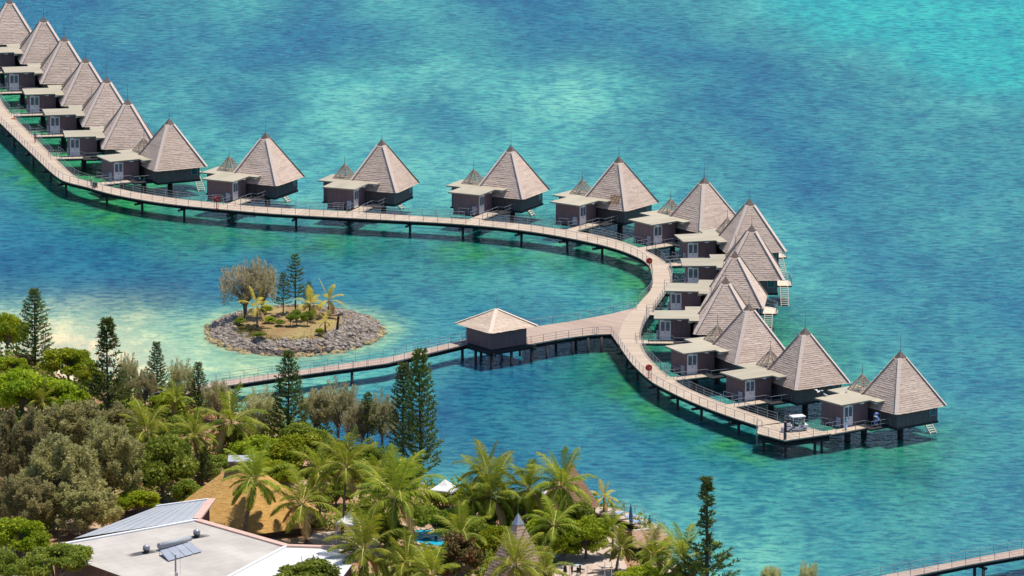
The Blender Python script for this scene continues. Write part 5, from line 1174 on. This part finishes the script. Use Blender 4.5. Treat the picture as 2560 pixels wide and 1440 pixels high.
def suitcase(x, y, z, sx, sy, sz, m, label):
    T = thing('suitcase', cpt(x,y,z), label, 'suitcase', cart_rz); mb = MB(); mb.box(-sx,sx,-sy,sy,0,2*sz); mb.build('shell', m, T); mb = MB(); mb.tube([(-.12,0,2*sz),(-.12,0,2*sz+.08),(.12,0,2*sz+.08),(.12,0,2*sz)], .018, 5); mb.build('handle', M['dark'], T)
suitcase(-1.2,.25,.83,.22,.26,.26,M['red'] if False else mat('coral_case', (.58,.20,.14), None, rough=.5),'coral suitcase on the back of the golf cart'); suitcase(-1.2,-.3,.83,.2,.25,.20,M['white'],'white suitcase on the back of the golf cart'); suitcase(-1.2,.0,1.37,.22,.4,.13,M['dark'],'black suitcase lying on top of the others on the golf cart')
suitcase(-1.95,-.15,.0,.16,.3,.32,mat('lilac_case',(.45,.40,.48),None,rough=.5),'lilac suitcase standing on the deck behind the golf cart')
# things along the boardwalk
q = at(1963,1099,ZD); T = thing('corner_post', q, 'dark square post at the front corner of the end landing', 'post', R(30)); mb = MB(); mb.box(-.13,.13,-.13,.13,-.7,2.3); mb.build('post', M['dark'], T); mb = MB(); mb.box(-.18,.18,-.18,.18,2.3,2.4); mb.build('post_cap', M['cap'], T)
def hose_reel(u, v, label, hose=True):
    q = at(u, v, ZD); T = thing('hose_reel', q, label, 'hose reel', .5, 'red hose reels on the boardwalk'); mb = MB(); mb.tube([(0,0,-.3),(0,0,1.15)], .075, 8); mb.box(-.16,.16,-.16,.16,-.02,.05); mb.build('stand', M['red'], T)
    mb = MB(); mb.tube([(0,-.14,1.45),(0,.14,1.45)], .40, 18); mb.tube([(0,-.18,1.45),(0,-.14,1.45)], .44, 18); mb.tube([(0,.14,1.45),(0,.18,1.45)], .44, 18); r = mb.build('reel', M['red'], T); mb = MB(); mb.tube([(0,-.24,1.45),(0,.24,1.45)], .09, 10); mb.build('hub', M['steel'], r)
    mb = MB(); mb.tube([(.34,-.1,1.3),(.3,-.15,.8),(.16,-.2,.2),(.1,-.3,.04)], .035, 6); mb.build('hose', M['red'], T)
hose_reel(542,522,'red hose reel on a post at the left, before the first widely spaced bungalow'); hose_reel(1623,676,'red hose reel on a post inside the sharp bend of the boardwalk'); hose_reel(1622,945,'red hose reel on a post below the boardwalk junction')
q = at(35,297,ZD); T = thing('life_ring', q, 'orange life ring lying at the edge of the far left boardwalk', 'life ring'); mb = MB(); mb.tube([(.36*math.cos(a), .36*math.sin(a), .1) for a in np.arange(0,6.4,.35)], .1, 8); mb.build('ring', M['orange'], T, True); mb = MB(); [mb.ball((.36*math.cos(a), .36*math.sin(a), .1), (.12,.12,.115), 0, 8, 6) for a in (.8,2.4,3.9,5.5)]; mb.build('band', M['white'], T)
def ladder(p, rz, label):
    T = thing('ladder_hoop', p, label, 'ladder', rz); mb = MB()
    for y in (-.3,.3): mb.tube([(.5,y,0),(.48,y,.7),(.3,y,.95),(0,y,.95),(-.2,y,.7),(-.2,y,-2.6)], .03, 6)
    mb.build('handrail', M['steel'], T); mb = MB(); [mb.tube([(-.2,-.3,z),(-.2,.3,z)], .025, 5) for z in np.arange(-2.4,.3,.35)]; mb.build('rung', M['steel'], T)
ladder(at(1488,834,ZD), R(70), 'steel ladder hoop at the front edge of the junction platform'); ladder(at(1585,772,ZD), R(-80), 'steel ladder hoop at the back corner of the junction platform'); ladder(at(1896,1067,ZD), R(10), 'steel ladder hoop where the boardwalk meets the end landing')
# gulls
def gull(loc, rz, label, flying=False):
    T = thing('gull', loc, label, 'gull', rz, 'gulls on the last flat roof'); z = .12 if not flying else .35; mb = MB(); mb.ball((0,0,z+.1), (.24,.105,.10), 0, 10, 7); mb.ball((.22,0,z+.24), (.075,.06,.065), 0, 8, 6); mb.tube([(.14,0,z+.13),(.21,0,z+.22)], [.075,.055], 8); mb.tube([(-.18,0,z+.10),(-.42,0,z+.08)], [.07,.03], 6); mb.build('body', M['white'], T, True)
    mb = MB(); mb.tube([(.28,0,z+.24),(.37,0,z+.22)], [.02,.006], 6); mb.build('bill', M['orange'], T)
    for s in (-1,1):
        mb = MB()
        if flying: mb.face([(.1,.08*s,z+.15),(.16,.4*s,z+.38),(.0,.75*s,z+.34),(-.08,.4*s,z+.32),(-.12,.08*s,z+.14)])
        else: mb.ball((-.05,.085*s,z+.12), (.25,.035,.075), 0, 8, 6)
        mb.build('wing', M['box'] if not flying else M['white'], T, not flying)
        mb = MB(); mb.tube([(.02,.04*s,z),(.03,.045*s,0)], .012, 5); mb.tube([(.03,.045*s,.01),(.09,.05*s,.01)], .012, 4); mb.build('leg', M['orange'], T)
for (u,v,rz,lab,f) in ((2047,988,1,'gull with raised wings at the left tip of the last flat roof',True),(2063,991,2.4,'gull standing next to the one with raised wings',False),(2073,968,.5,'gull at the back corner of the last flat roof',False),(2116,981,1.9,'gull standing alone in the middle of the last flat roof',False),(2125,963,0,'gull at the foot of the last lattice pyramid',False)):
    gull(at(u, v, 6.27), rz, lab, f)
# terrace furniture at the bottom
def table(p, label):
    T = thing('table', p, label, 'table', .4); mb = MB(); mb.tube([(0,0,.72),(0,0,.76)], .55, 16); mb.build('top', M['box'], T); mb = MB(); mb.tube([(0,0,0),(0,0,.72)], .05, 6); mb.tube([(0,0,0),(0,0,.04)], .3, 10); mb.build('leg', M['rail'], T)
def chair(p, rz, label, m):
    T = thing('chair', p, label, 'chair', rz, 'terrace chairs'); mb = MB(); mb.box(-.25,.25,-.25,.25,.42,.47); mb.build('seat', m, T); mb = MB(); mb.obox((0,.26,.72), (.25,0,0), (0,.03,0), (0,.04,.25)); mb.build('backrest', m, T)
    for x in (-.22,.22):
        for y in (-.22,.22): mb = MB(); mb.tube([(x,y,0),(x,y,.43)], .025, 5); mb.build('leg', m, T)
def lounger(p, rz, label, m, group='sun loungers'):
    T = thing('sun_lounger', p, label, 'sun lounger', rz, group); mb = MB(); mb.box(-.33,.33,-.95,.4,.3,.36); mb.build('bed', m, T); mb = MB(); mb.obox((0,.68,.52), (.33,0,0), (0,.3,.2), (0,-.015,.025)); mb.build('backrest', m, T)
    for x in (-.28,.28):
        for y in (-.85,.35): mb = MB(); mb.tube([(x,y,0),(x,y,.31)], .03, 5); mb.build('leg', m, T)
M['bluecloth'] = mat('blue_cloth', (.22,.36,.62), (.30,.44,.68), 3, .8)
zt = ZG+.062
table(at(1444,1428,zt), 'round table beside the two people in dark clothes'); chair(at(1455,1432,zt), 1.2, 'dark chair right of the round table', M['dark']); chair(at(1447,1437,zt), 3.0, 'dark chair in front of the round table', M['dark'])
lounger(at(1490,1432,zt), 1.9, 'pale lounger on the paving between the white poles, left one', M['pale']); lounger(at(1512,1425,zt), 1.9, 'pale lounger on the paving between the white poles, right one', M['pale'])
lounger(at(1544,1288,2.4), 2.0, 'blue lounger at the land end of the curved sun deck', M['bluecloth']); lounger(at(1572,1297,2.4), 2.0, 'blue lounger beside the folded blue parasol', M['bluecloth']); lounger(at(1590,1310,2.4), 2.0, 'blue lounger right of the folded parasol', M['bluecloth'])
for u, vb, vt, lab in ((1424,1442,1408,'white pole left of the round table'),(1468,1446,1412,'white pole right of the dark chairs'),(1512,1450,1404,'white pole in front of the pale loungers'),(1529,1452,1404,'white pole right of the pale loungers'),(1547,1440,1408,'white pole below the bare palm trunk')):
    q = at(u, vb, zt); T = thing('white_pole', q, lab, 'pole', 0, 'white poles at the bottom edge'); hh = (vb-vt)/scl(q)/.975; mb = MB(); mb.tube([(0,0,0),(0,0,hh)], .045, 7); mb.build('pole', M['white'], T); mb = MB(); mb.tube([(0,0,0),(0,0,.05)], .16, 10); mb.build('foot', M['rail'], T)
q = at(1577,1311,2.4); T = thing('folded_parasol', q, 'tall folded blue parasol on the curved sun deck', 'parasol'); mb = MB(); mb.tube([(0,0,.25),(0,0,.9),(0,0,1.6),(0,0,2.3),(0,0,2.75)], [.20,.26,.22,.12,.02], 10); mb.build('canopy', mat('teal_cloth', (.04,.16,.28), (.08,.24,.36), 3, .8, stretch=(4,4,.3)), T, True); mb = MB(); mb.tube([(0,0,0),(0,0,2.8)], .03, 6); mb.build('pole', M['rail'], T); mb = MB(); mb.tube([(0,0,0),(0,0,.08)], .3, 12); mb.build('base', M['dark'], T)
